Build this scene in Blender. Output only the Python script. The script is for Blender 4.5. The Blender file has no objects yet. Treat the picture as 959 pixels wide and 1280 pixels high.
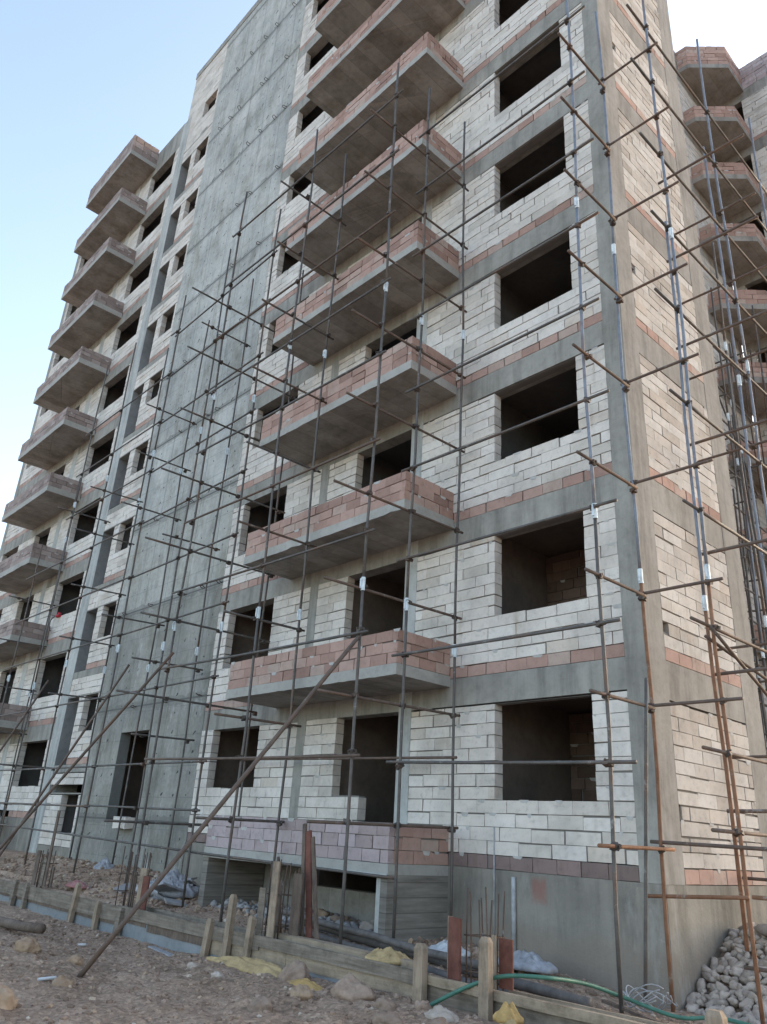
import bpy, bmesh, math, random
from mathutils import Vector, Matrix, noise
R = math.radians
scene = bpy.context.scene
COL = scene.collection
rnd = random.Random(7)

# ------------------------------------------------------------------ camera
CAM = Vector((5.43816, -10.20072, -0.63077))
cr = Vector((0.68728436, 0.72424856, 0.05571561))
cu = Vector((0.24659576, -0.30478034, 0.91994536))
cf = Vector((-0.68325013, 0.61852483, 0.38806739))
cam = bpy.data.cameras.new('camera'); camo = bpy.data.objects.new('camera', cam); COL.objects.link(camo)
M = Matrix((cr, cu, -cf)).transposed().to_4x4(); M.translation = CAM
camo.matrix_world = M
cam.sensor_fit = 'HORIZONTAL'; cam.sensor_width = 36.0; cam.lens = 36.0 * 961.43 / 959.0
cam.clip_start = 0.05; cam.clip_end = 3000
scene.camera = camo

# ------------------------------------------------------------------ sky, sun, exposure
SUN_AZ, SUN_EL = 5.0, 15.0       # azimuth from +Y towards +X
world = bpy.data.worlds.new('World'); scene.world = world; world.use_nodes = True
wn = world.node_tree; bg = wn.nodes['Background']
sky = wn.nodes.new('ShaderNodeTexSky'); sky.sky_type = 'NISHITA'; sky.sun_disc = False
sky.sun_elevation = R(SUN_EL); sky.sun_rotation = R(SUN_AZ)
sky.air_density = 1.0; sky.dust_density = 3.0; sky.ozone_density = 0.6; sky.altitude = 300
hs = wn.nodes.new('ShaderNodeHueSaturation'); hs.inputs['Saturation'].default_value = 0.90
wn.links.new(sky.outputs[0], hs.inputs['Color']); wn.links.new(hs.outputs[0], bg.inputs[0]); bg.inputs[1].default_value = 0.15
sl = bpy.data.lights.new('sun', 'SUN'); slo = bpy.data.objects.new('sun', sl); COL.objects.link(slo)
sl.energy = 0.5; sl.angle = R(35); sl.color = (1.0, 0.88, 0.76)
sd = Vector((math.sin(R(SUN_AZ)) * math.cos(R(SUN_EL)), math.cos(R(SUN_AZ)) * math.cos(R(SUN_EL)), math.sin(R(SUN_EL))))
slo.rotation_euler = sd.to_track_quat('Z', 'Y').to_euler()
vs = scene.view_settings
vs.view_transform = 'Standard'; vs.look = 'None'; vs.gamma = 1.0; vs.use_curve_mapping = False
vs.exposure = 2.1
scene.cycles.max_bounces = 6; scene.cycles.diffuse_bounces = 4; scene.cycles.glossy_bounces = 2
scene.cycles.use_denoising = True

# ------------------------------------------------------------------ materials
def new_mat(name, rough=0.9, metal=0.0):
    m = bpy.data.materials.new(name); m.use_nodes = True
    b = m.node_tree.nodes['Principled BSDF']
    b.inputs['Roughness'].default_value = rough; b.inputs['Metallic'].default_value = metal
    b.inputs['Specular IOR Level'].default_value = 0.25
    return m, m.node_tree, b
def N(t, ty, **kw):
    n = t.nodes.new(ty)
    for k, v in kw.items(): setattr(n, k, v)
    return n
def pos(t, sc=(1, 1, 1)):
    g = N(t, 'ShaderNodeNewGeometry'); mp = N(t, 'ShaderNodeMapping'); mp.inputs['Scale'].default_value = sc
    t.links.new(g.outputs['Position'], mp.inputs['Vector']); return mp.outputs[0]
def nz(t, scale, detail=4, rough=0.6, sc=(1, 1, 1)):
    n = N(t, 'ShaderNodeTexNoise'); n.inputs['Scale'].default_value = scale
    n.inputs['Detail'].default_value = detail; n.inputs['Roughness'].default_value = rough
    t.links.new(pos(t, sc), n.inputs['Vector']); return n.outputs['Fac']
def ramp(t, fac, stops, const=False):
    r = N(t, 'ShaderNodeValToRGB'); e = r.color_ramp.elements
    if const: r.color_ramp.interpolation = 'CONSTANT'
    while len(e) < len(stops): e.new(0.5)
    for el, (p, c) in zip(e, stops):
        el.position = p; el.color = (*c, 1) if len(c) == 3 else c
    t.links.new(fac, r.inputs[0]); return r.outputs[0]
def mix(t, a, b, fac=1.0, mode='MULTIPLY'):
    m = N(t, 'ShaderNodeMix', data_type='RGBA', blend_type=mode)
    for s, v in ((0, fac), (6, a), (7, b)):
        if isinstance(v, bpy.types.NodeSocket): t.links.new(v, m.inputs[s])
        else: m.inputs[s].default_value = (*v, 1) if isinstance(v, tuple) else v
    return m.outputs[2]
def bump(t, b, fac, strength=0.3, dist=0.02):
    n = N(t, 'ShaderNodeBump'); n.inputs['Strength'].default_value = strength; n.inputs['Distance'].default_value = dist
    t.links.new(fac, n.inputs['Height']); t.links.new(n.outputs[0], b.inputs['Normal'])
def g(v): return (v, v, v)
def math_(t, op, a, b=None, c=None):
    m = N(t, 'ShaderNodeMath', operation=op)
    for i, v in enumerate((a, b, c)):
        if v is None: continue
        if isinstance(v, bpy.types.NodeSocket): t.links.new(v, m.inputs[i])
        else: m.inputs[i].default_value = v
    return m.outputs[0]

def island(t): return N(t, 'ShaderNodeNewGeometry').outputs['Random Per Island']

def make_block(name, stops, stain=0.75):
    m, t, b = new_mat(name, 0.95)
    c = ramp(t, island(t), stops)
    c = mix(t, c, ramp(t, nz(t, 1.1, 5), [(0.3, g(stain)), (0.55, g(1.0)), (0.75, g(1.04))]))
    c = mix(t, c, ramp(t, nz(t, 9, 5, 0.7), [(0.28, g(0.72)), (0.45, g(0.97)), (0.7, g(1.05))]))
    c = mix(t, c, ramp(t, nz(t, 2.4, 4, 0.6, (1, 1, 0.25)), [(0.6, g(1.0)), (0.78, (0.78, 0.74, 0.68))]))
    t.links.new(c, b.inputs['Base Color'])
    bump(t, b, nz(t, 30, 4, 0.7), 0.35, 0.01)
    return m
M_AAC = make_block('aac_block', [(0.0, (0.53, 0.475, 0.415)), (0.12, (0.61, 0.55, 0.485)), (0.5, (0.665, 0.60, 0.535)),
                                 (0.9, (0.70, 0.645, 0.585)), (0.97, (0.60, 0.52, 0.44)), (1.0, (0.55, 0.45, 0.355))])
M_AACB = make_block('aac_block_warm_lit', [(0.0, (0.42, 0.365, 0.315)), (0.3, (0.515, 0.46, 0.41)), (0.75, (0.565, 0.515, 0.465)), (0.93, (0.585, 0.54, 0.495)), (1.0, (0.44, 0.35, 0.28))])  # same blocks as the front, with the side's warm light put into the colour
M_AACY = make_block('aac_block_cream', [(0.0, (0.47, 0.43, 0.34)), (0.4, (0.60, 0.56, 0.46)), (0.8, (0.66, 0.63, 0.55)), (1.0, (0.50, 0.42, 0.30))])
M_CLAY = make_block('clay_block', [(0.0, (0.31, 0.195, 0.155)), (0.4, (0.41, 0.262, 0.212)), (0.8, (0.46, 0.31, 0.255)), (1.0, (0.44, 0.34, 0.285))], 0.8)
M_CLAYP = make_block('pale_clay_block', [(0.0, (0.344, 0.270, 0.258)), (0.5, (0.419, 0.340, 0.335)), (1.0, (0.465, 0.385, 0.381))], 0.82)
M_CLAYG = make_block('dull_clay_block', [(0.0, (0.251, 0.195, 0.175)), (0.5, (0.326, 0.255, 0.227)), (1.0, (0.391, 0.320, 0.294))], 0.8)
M_CLAYB = make_block('brown_clay_course', [(0.0, (0.186, 0.135, 0.118)), (0.6, (0.233, 0.170, 0.154)), (1.0, (0.279, 0.200, 0.180))], 0.8)

def make_concrete(name, c0, c1, streak=True, warm=0.0):
    m, t, b = new_mat(name, 0.9)
    c = ramp(t, nz(t, 0.8, 6, 0.62), [(0.3, c0), (0.7, c1)])
    c = mix(t, c, ramp(t, nz(t, 7, 5, 0.7), [(0.3, g(0.84)), (0.5, g(1.0)), (0.72, g(1.07))]))
    if streak:
        c = mix(t, c, ramp(t, nz(t, 3.5, 5, 0.65, (1, 1, 0.10)), [(0.34, g(0.72)), (0.5, g(1.0)), (0.68, g(1.12))]))
    sp = N(t, 'ShaderNodeTexVoronoi'); sp.inputs['Scale'].default_value = 14
    t.links.new(pos(t), sp.inputs['Vector'])
    c = mix(t, c, ramp(t, sp.outputs['Distance'], [(0.03, g(0.62)), (0.09, g(1.0))]))
    t.links.new(c, b.inputs['Base Color'])
    bump(t, b, nz(t, 22, 5, 0.7), 0.3, 0.012)
    return m
M_CONC = make_concrete('grey_concrete', (0.225, 0.213, 0.187), (0.36, 0.34, 0.302))
M_CONCL = make_concrete('pale_concrete', (0.34, 0.34, 0.32), (0.46, 0.455, 0.43))
M_CONCW = make_concrete('warm_lit_concrete', (0.23, 0.21, 0.185), (0.335, 0.31, 0.28))  # grey concrete with warm light mixed into its colour
M_SLAB = make_concrete('slab_concrete', (0.31, 0.30, 0.27), (0.42, 0.40, 0.365), False)
M_SOFFIT = make_concrete('soffit_concrete', (0.27, 0.25, 0.225), (0.39, 0.365, 0.335), False)
def boards(m, w=0.42):
    t = m.node_tree; b = t.nodes['Principled BSDF']; src = b.inputs['Base Color'].links[0].from_socket
    ge = N(t, 'ShaderNodeNewGeometry'); sx = N(t, 'ShaderNodeSeparateXYZ'); t.links.new(ge.outputs['Position'], sx.inputs[0])
    q = math_(t, 'DIVIDE', sx.outputs['X'], w); e = math_(t, 'ABSOLUTE', math_(t, 'SUBTRACT', math_(t, 'FRACT', q), 0.5))
    wn_ = N(t, 'ShaderNodeTexWhiteNoise', noise_dimensions='1D'); t.links.new(math_(t, 'FLOOR', q), wn_.inputs['W'])
    c = mix(t, src, ramp(t, wn_.outputs['Value'], [(0.0, g(0.86)), (1.0, g(1.08))]))
    c = mix(t, c, ramp(t, nz(t, 1.3, 5, 0.7), [(0.35, (0.70, 0.68, 0.64)), (0.55, g(1.0))]))
    c = mix(t, c, (0.12, 0.11, 0.10), math_(t, 'MULTIPLY', math_(t, 'GREATER_THAN', e, 0.482), 0.4), 'MIX')
    t.links.new(c, b.inputs['Base Color'])
boards(M_SOFFIT)
M_SMOOTH = make_concrete('smooth_grey_panel', (0.185, 0.195, 0.20), (0.255, 0.265, 0.27), False)
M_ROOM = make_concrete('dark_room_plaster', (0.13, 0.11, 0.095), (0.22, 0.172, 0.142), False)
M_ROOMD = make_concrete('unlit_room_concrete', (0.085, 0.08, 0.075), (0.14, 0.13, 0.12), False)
M_ROOMB = make_block('partition_brick', [(0.0, (0.13, 0.088, 0.068)), (0.5, (0.18, 0.12, 0.092)), (1.0, (0.22, 0.152, 0.118))])
M_RECESS = make_concrete('recess_concrete', (0.20, 0.20, 0.20), (0.30, 0.30, 0.29), False)
m, t, b = new_mat('mortar', 0.95); b.inputs['Base Color'].default_value = (0.20, 0.185, 0.17, 1); M_MORT = m
m, t, b = new_mat('mortar_smear', 0.95); t.links.new(ramp(t, nz(t, 6, 4), [(0.3, (0.36, 0.345, 0.32)), (0.7, (0.52, 0.50, 0.47))]), b.inputs['Base Color']); M_SMEAR = m

def make_core():
    m, t, b = new_mat('shear_wall_concrete', 0.88)
    ge = N(t, 'ShaderNodeNewGeometry'); sx = N(t, 'ShaderNodeSeparateXYZ'); t.links.new(ge.outputs['Position'], sx.inputs[0])
    X, Z = sx.outputs['X'], sx.outputs['Z']
    c = ramp(t, nz(t, 0.55, 9, 0.68), [(0.3, (0.31, 0.315, 0.295)), (0.5, (0.43, 0.425, 0.395)), (0.72, (0.54, 0.525, 0.485))])
    c = mix(t, c, ramp(t, nz(t, 3.0, 6, 0.7, (1, 1, 0.12)), [(0.34, g(0.78)), (0.5, g(1.0)), (0.68, g(1.08))]))
    c = mix(t, c, ramp(t, nz(t, 10, 5, 0.7), [(0.3, g(0.82)), (0.6, g(1.05))]))
    c = mix(t, c, ramp(t, nz(t, 1.1, 7, 0.7, (1, 1, 0.5)), [(0.36, (0.74, 0.71, 0.66)), (0.5, g(1.0))]))
    # random tone per storey pour; lower storeys darker, light falloff painted into the colour
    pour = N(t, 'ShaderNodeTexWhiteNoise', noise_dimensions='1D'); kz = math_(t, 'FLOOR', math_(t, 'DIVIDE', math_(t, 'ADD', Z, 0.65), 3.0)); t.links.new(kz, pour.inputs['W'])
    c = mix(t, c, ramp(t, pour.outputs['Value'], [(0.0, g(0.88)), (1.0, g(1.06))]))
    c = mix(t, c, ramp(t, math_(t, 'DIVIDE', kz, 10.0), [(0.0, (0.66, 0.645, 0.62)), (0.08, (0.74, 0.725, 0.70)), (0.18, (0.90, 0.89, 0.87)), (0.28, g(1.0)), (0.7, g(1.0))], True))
    # formwork tie holes: irregular grid of small dark dots
    wob = math_(t, 'MULTIPLY', nz(t, 2.2, 2), 0.9)
    u = math_(t, 'ADD', math_(t, 'DIVIDE', X, 0.62), wob); v = math_(t, 'ADD', math_(t, 'DIVIDE', Z, 0.50), wob)
    fu = math_(t, 'MULTIPLY', math_(t, 'SUBTRACT', math_(t, 'FRACT', u), 0.5), 0.62)
    fv = math_(t, 'MULTIPLY', math_(t, 'SUBTRACT', math_(t, 'FRACT', v), 0.5), 0.50)
    d = math_(t, 'SQRT', math_(t, 'ADD', math_(t, 'MULTIPLY', fu, fu), math_(t, 'MULTIPLY', fv, fv)))
    wn_ = N(t, 'ShaderNodeTexWhiteNoise', noise_dimensions='2D'); cb = N(t, 'ShaderNodeCombineXYZ')
    t.links.new(math_(t, 'FLOOR', u), cb.inputs[0]); t.links.new(math_(t, 'FLOOR', v), cb.inputs[1]); t.links.new(cb.outputs[0], wn_.inputs['Vector'])
    keep = math_(t, 'GREATER_THAN', wn_.outputs['Value'], 0.35)
    dot = math_(t, 'MULTIPLY', math_(t, 'LESS_THAN', d, math_(t, 'ADD', 0.018, math_(t, 'MULTIPLY', wn_.outputs['Value'], 0.02))), keep)
    c = mix(t, c, (0.05, 0.05, 0.05), math_(t, 'MULTIPLY', dot, 0.95), 'MIX')
    fh = math_(t, 'ABSOLUTE', math_(t, 'SUBTRACT', math_(t, 'FRACT', math_(t, 'DIVIDE', math_(t, 'ADD', Z, math_(t, 'MULTIPLY', nz(t, 0.7, 2), 0.06)), 0.75)), 0.5))
    c = mix(t, c, (0.13, 0.135, 0.135), math_(t, 'MULTIPLY', math_(t, 'GREATER_THAN', fh, 0.486), math_(t, 'MULTIPLY', nz(t, 0.6, 4), 0.75)), 'MIX')
    c = mix(t, c, (0.22, 0.20, 0.175), math_(t, 'MULTIPLY', ramp(t, nz(t, 0.9, 8, 0.75), [(0.54, g(0.0)), (0.68, g(1.0))]), 0.65), 'MIX')
    c = mix(t, c, (0.56, 0.56, 0.54), math_(t, 'MULTIPLY', ramp(t, nz(t, 1.5, 7, 0.75, (1, 1, 0.35)), [(0.57, g(0.0)), (0.70, g(1.0))]), 0.6), 'MIX')
    # vertical board joints
    fj = math_(t, 'ABSOLUTE', math_(t, 'SUBTRACT', math_(t, 'FRACT', math_(t, 'DIVIDE', X, 1.27)), 0.5))
    c = mix(t, c, (0.10, 0.11, 0.11), math_(t, 'MULTIPLY', math_(t, 'GREATER_THAN', fj, 0.489), 0.55), 'MIX')
    # pour joints at each storey with a dirty band
    hz = math_(t, 'ABSOLUTE', math_(t, 'SUBTRACT', math_(t, 'FRACT', math_(t, 'DIVIDE', math_(t, 'ADD', Z, -2.40), 3.0)), 0.5))
    c = mix(t, c, (0.09, 0.09, 0.085), math_(t, 'MULTIPLY', math_(t, 'GREATER_THAN', hz, 0.4915), 0.9), 'MIX')
    band = math_(t, 'MULTIPLY', math_(t, 'GREATER_THAN', math_(t, 'ADD', hz, math_(t, 'MULTIPLY', nz(t, 2.0, 4), 0.14)), 0.53), nz(t, 1.6, 5))
    c = mix(t, c, (0.15, 0.145, 0.13), math_(t, 'MULTIPLY', band, 0.9), 'MIX')
    t.links.new(c, b.inputs['Base Color']); bump(t, b, nz(t, 18, 5, 0.7), 0.3, 0.012)
    return m
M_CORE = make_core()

def make_plinth():
    m, t, b = new_mat('plinth_concrete', 0.9)
    c = ramp(t, nz(t, 0.9, 6, 0.65), [(0.28, (0.165, 0.15, 0.13)), (0.5, (0.225, 0.205, 0.175)), (0.72, (0.30, 0.27, 0.23))])
    c = mix(t, c, ramp(t, nz(t, 3.2, 6, 0.7, (1, 1, 0.15)), [(0.33, g(0.7)), (0.5, g(1.0)), (0.72, g(1.18))]))
    c = mix(t, c, ramp(t, nz(t, 5, 5, 0.75), [(0.62, g(1.0)), (0.72, g(1.35))]))
    ge = N(t, 'ShaderNodeNewGeometry'); sx = N(t, 'ShaderNodeSeparateXYZ'); t.links.new(ge.outputs['Position'], sx.inputs[0])
    # a smear of red paint on the concrete
    dx = math_(t, 'ABSOLUTE', math_(t, 'SUBTRACT', sx.outputs['X'], -1.98)); dz = math_(t, 'ABSOLUTE', math_(t, 'SUBTRACT', sx.outputs['Z'], -1.23))
    q = math_(t, 'MAXIMUM', math_(t, 'DIVIDE', dx, 0.13), math_(t, 'DIVIDE', dz, 0.16))
    q = math_(t, 'ADD', q, math_(t, 'MULTIPLY', math_(t, 'SUBTRACT', nz(t, 7, 4), 0.5), 1.0))
    front = math_(t, 'LESS_THAN', sx.outputs['Y'], 0.01)
    k = math_(t, 'MULTIPLY', math_(t, 'SMOOTH_MIN', math_(t, 'MAXIMUM', math_(t, 'MULTIPLY', math_(t, 'SUBTRACT', 1.25, q), 1.6), 0.0), 1.0, 0.2), math_(t, 'MULTIPLY', front, 0.55))
    c = mix(t, c, (0.27, 0.10, 0.08), k, 'MIX')
    # splashed mud along the foot of the wall and pale grout smears
    mud = math_(t, 'MULTIPLY', ramp(t, math_(t, 'ADD', math_(t, 'ADD', sx.outputs['Z'], 2.35), math_(t, 'MULTIPLY', nz(t, 1.5, 6), -0.9)), [(0.0, g(1.0)), (0.25, g(0.0))]), 0.6)
    c = mix(t, c, (0.24, 0.19, 0.15), mud, 'MIX')
    c = mix(t, c, (0.40, 0.385, 0.36), math_(t, 'MULTIPLY', ramp(t, nz(t, 1.7, 6, 0.7, (1, 1, 0.3)), [(0.58, g(0.0)), (0.68, g(1.0))]), 0.45), 'MIX')
    c = mix(t, c, (0.10, 0.10, 0.10), math_(t, 'MULTIPLY', ramp(t, nz(t, 1.3, 6, 0.7), [(0.60, g(0.0)), (0.7, g(1.0))]), 0.4), 'MIX')
    t.links.new(c, b.inputs['Base Color']); bump(t, b, nz(t, 14, 6, 0.75), 0.5, 0.02)
    return m
M_PLINTH = make_plinth()

def make_boardform():
    m, t, b = new_mat('board_marked_concrete', 0.9)
    c = ramp(t, nz(t, 2.2, 6, 0.65, (0.5, 0.5, 5)), [(0.28, (0.13, 0.115, 0.10)), (0.5, (0.21, 0.19, 0.165)), (0.72, (0.29, 0.265, 0.23))])
    ge = N(t, 'ShaderNodeNewGeometry'); sx = N(t, 'ShaderNodeSeparateXYZ'); t.links.new(ge.outputs['Position'], sx.inputs[0])
    fz = math_(t, 'ABSOLUTE', math_(t, 'SUBTRACT', math_(t, 'FRACT', math_(t, 'DIVIDE', sx.outputs['Z'], 0.21)), 0.5))
    c = mix(t, c, (0.07, 0.06, 0.05), math_(t, 'MULTIPLY', math_(t, 'GREATER_THAN', fz, 0.46), 0.5), 'MIX')
    t.links.new(c, b.inputs['Base Color']); bump(t, b, nz(t, 16, 5, 0.7), 0.4, 0.015)
    return m
M_BOARD = make_boardform()

def make_steel(name, c0, c1, rough=0.6, metal=0.35):
    m, t, b = new_mat(name, rough, metal)
    c = ramp(t, nz(t, 6, 5, 0.7), [(0.3, c0), (0.7, c1)])
    c = mix(t, c, (0.19, 0.105, 0.065), math_(t, 'MULTIPLY', ramp(t, nz(t, 1.1, 5, 0.7), [(0.52, g(0.0)), (0.66, g(1.0))]), 0.55), 'MIX')
    c = mix(t, c, (0.34, 0.33, 0.315), math_(t, 'MULTIPLY', ramp(t, nz(t, 4.3, 5, 0.75), [(0.60, g(0.0)), (0.68, g(1.0))]), 0.55), 'MIX')
    t.links.new(c, b.inputs['Base Color']); bump(t, b, nz(t, 60, 3), 0.15, 0.004)
    return m
M_TUBE = make_steel('dark_steel_tube', (0.085, 0.078, 0.072), (0.15, 0.135, 0.125))
M_RUST = make_steel('rusty_steel_tube', (0.17, 0.08, 0.045), (0.28, 0.15, 0.09), 0.8, 0.1)
M_BLUE = make_steel('bluish_steel_tube', (0.15, 0.165, 0.195), (0.25, 0.27, 0.31))
M_BROWN = make_steel('brown_steel_tube', (0.10, 0.074, 0.06), (0.165, 0.12, 0.098), 0.75, 0.15)

M_COUP = make_steel('coupler_iron', (0.06, 0.052, 0.048), (0.13, 0.105, 0.09), 0.7, 0.4)
M_REBAR = make_steel('rebar_steel', (0.07, 0.05, 0.042), (0.14, 0.09, 0.065), 0.8, 0.2)

def make_wood(name, c0, c1, axis=(1, 1, 8)):
    m, t, b = new_mat(name, 0.85)
    c = ramp(t, nz(t, 3, 6, 0.65, axis), [(0.28, c0), (0.7, c1)])
    c = mix(t, c, ramp(t, nz(t, 4, 5, 0.7), [(0.35, g(0.65)), (0.55, g(1.0))]))
    t.links.new(c, b.inputs['Base Color']); bump(t, b, nz(t, 12, 4, 0.7, axis), 0.4, 0.008)
    return m
M_PLANK = make_wood('weathered_plank', (0.13, 0.105, 0.08), (0.27, 0.225, 0.18), (0.6, 3, 9))
M_PALE = make_wood('pale_timber', (0.23, 0.17, 0.12), (0.37, 0.285, 0.21), (9, 9, 0.8))
M_PALEH = make_wood('pale_board', (0.26, 0.195, 0.135), (0.37, 0.295, 0.215), (0.7, 6, 9))
M_DARKW = make_wood('dark_timber', (0.10, 0.075, 0.06), (0.19, 0.14, 0.11), (9, 9, 0.8))
M_REDPLY = make_wood('red_brown_plywood', (0.12, 0.045, 0.033), (0.20, 0.083, 0.06), (2, 2, 2))

def make_soil(name, c0, c1, c2):
    m, t, b = new_mat(name, 1.0)
    c = ramp(t, nz(t, 1.3, 8, 0.7), [(0.3, c0), (0.5, c1), (0.7, c2)])
    c = mix(t, c, ramp(t, nz(t, 17, 6, 0.75), [(0.3, g(0.6)), (0.5, g(1.0)), (0.7, g(1.35))]))
    v = N(t, 'ShaderNodeTexVoronoi'); v.inputs['Scale'].default_value = 26; t.links.new(pos(t), v.inputs['Vector'])
    c = mix(t, c, ramp(t, v.outputs['Color'], [(0.2, g(0.78)), (0.8, g(1.2))]))
    t.links.new(c, b.inputs['Base Color'])
    bump(t, b, nz(t, 28, 8, 0.8), 0.9, 0.03)
    return m
M_SOIL = make_soil('bare_soil', (0.215, 0.148, 0.102), (0.355, 0.248, 0.178), (0.46, 0.335, 0.25))
m, t, b = new_mat('stone', 0.95)
c = ramp(t, island(t), [(0.0, (0.19, 0.13, 0.095)), (0.5, (0.30, 0.21, 0.155)), (0.86, (0.37, 0.27, 0.205)), (0.96, (0.40, 0.28, 0.18)), (1.0, (0.52, 0.45, 0.38))])
c = mix(t, c, ramp(t, nz(t, 14, 6, 0.7), [(0.3, g(0.65)), (0.6, g(1.15))])); t.links.new(c, b.inputs['Base Color'])
bump(t, b, nz(t, 30, 5, 0.75), 0.6, 0.02); M_STONE = m
def make_rock(name, c0, c1):
    m, t, b = new_mat(name, 0.95)
    oi = N(t, 'ShaderNodeObjectInfo')
    c = ramp(t, nz(t, 8, 6, 0.7), [(0.3, c0), (0.7, c1)])
    c = mix(t, c, ramp(t, oi.outputs['Random'], [(0.0, g(0.78)), (1.0, g(1.2))]))
    t.links.new(c, b.inputs['Base Color']); bump(t, b, nz(t, 24, 6, 0.75), 0.7, 0.02); return m
M_ROCKT = make_rock('tan_rock', (0.26, 0.175, 0.115), (0.40, 0.285, 0.195))
M_ROCKG = make_rock('grey_brown_rock', (0.23, 0.16, 0.118), (0.37, 0.27, 0.205))
M_ROCKP = make_rock('pale_rock', (0.35, 0.285, 0.23), (0.50, 0.42, 0.355))
M_COB = make_rock('dusty_cobble', (0.29, 0.238, 0.198), (0.45, 0.378, 0.325))
M_RUB = make_rock('rubble_grey', (0.22, 0.21, 0.21), (0.36, 0.34, 0.33))
def plain(name, c, rough=0.6, var=0.2):
    m, t, b = new_mat(name, rough)
    cc = mix(t, c, ramp(t, nz(t, 7, 5, 0.65), [(0.3, g(1 - var)), (0.7, g(1 + var))])); t.links.new(cc, b.inputs['Base Color'])
    bump(t, b, nz(t, 25, 4), 0.2, 0.01); return m
M_HOSE = plain('green_hose', (0.065, 0.165, 0.12), 0.5)
M_BLACK = plain('black_plastic', (0.035, 0.035, 0.04), 0.5)
M_PIPE = plain('dusty_black_pipe', (0.115, 0.10, 0.092), 0.6, 0.35)
M_YEL = plain('yellow_sacking', (0.37, 0.24, 0.095), 0.85, 0.3)
M_YELP = plain('dusty_yellow_sheet', (0.37, 0.265, 0.135), 0.85, 0.3)
M_WHITE = plain('white_plastic', (0.46, 0.46, 0.46), 0.5, 0.1)
M_GREYP = plain('dusty_grey_plastic', (0.36, 0.36, 0.36), 0.6, 0.3)
M_SHEET = plain('pale_plastic_sheet', (0.30, 0.295, 0.31), 0.55, 0.3)
M_RED = plain('red_cloth', (0.55, 0.04, 0.06), 0.8)
M_PINKR = plain('faded_red_scrap', (0.32, 0.15, 0.14), 0.8)
M_TURQ = plain('turquoise_plastic', (0.05, 0.32, 0.33), 0.5)
M_SLEEVE = plain('bright_sleeve', (0.56, 0.62, 0.65), 0.4, 0.3)
M_WIRE = plain('galvanised_wire', (0.30, 0.29, 0.29), 0.6)

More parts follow.
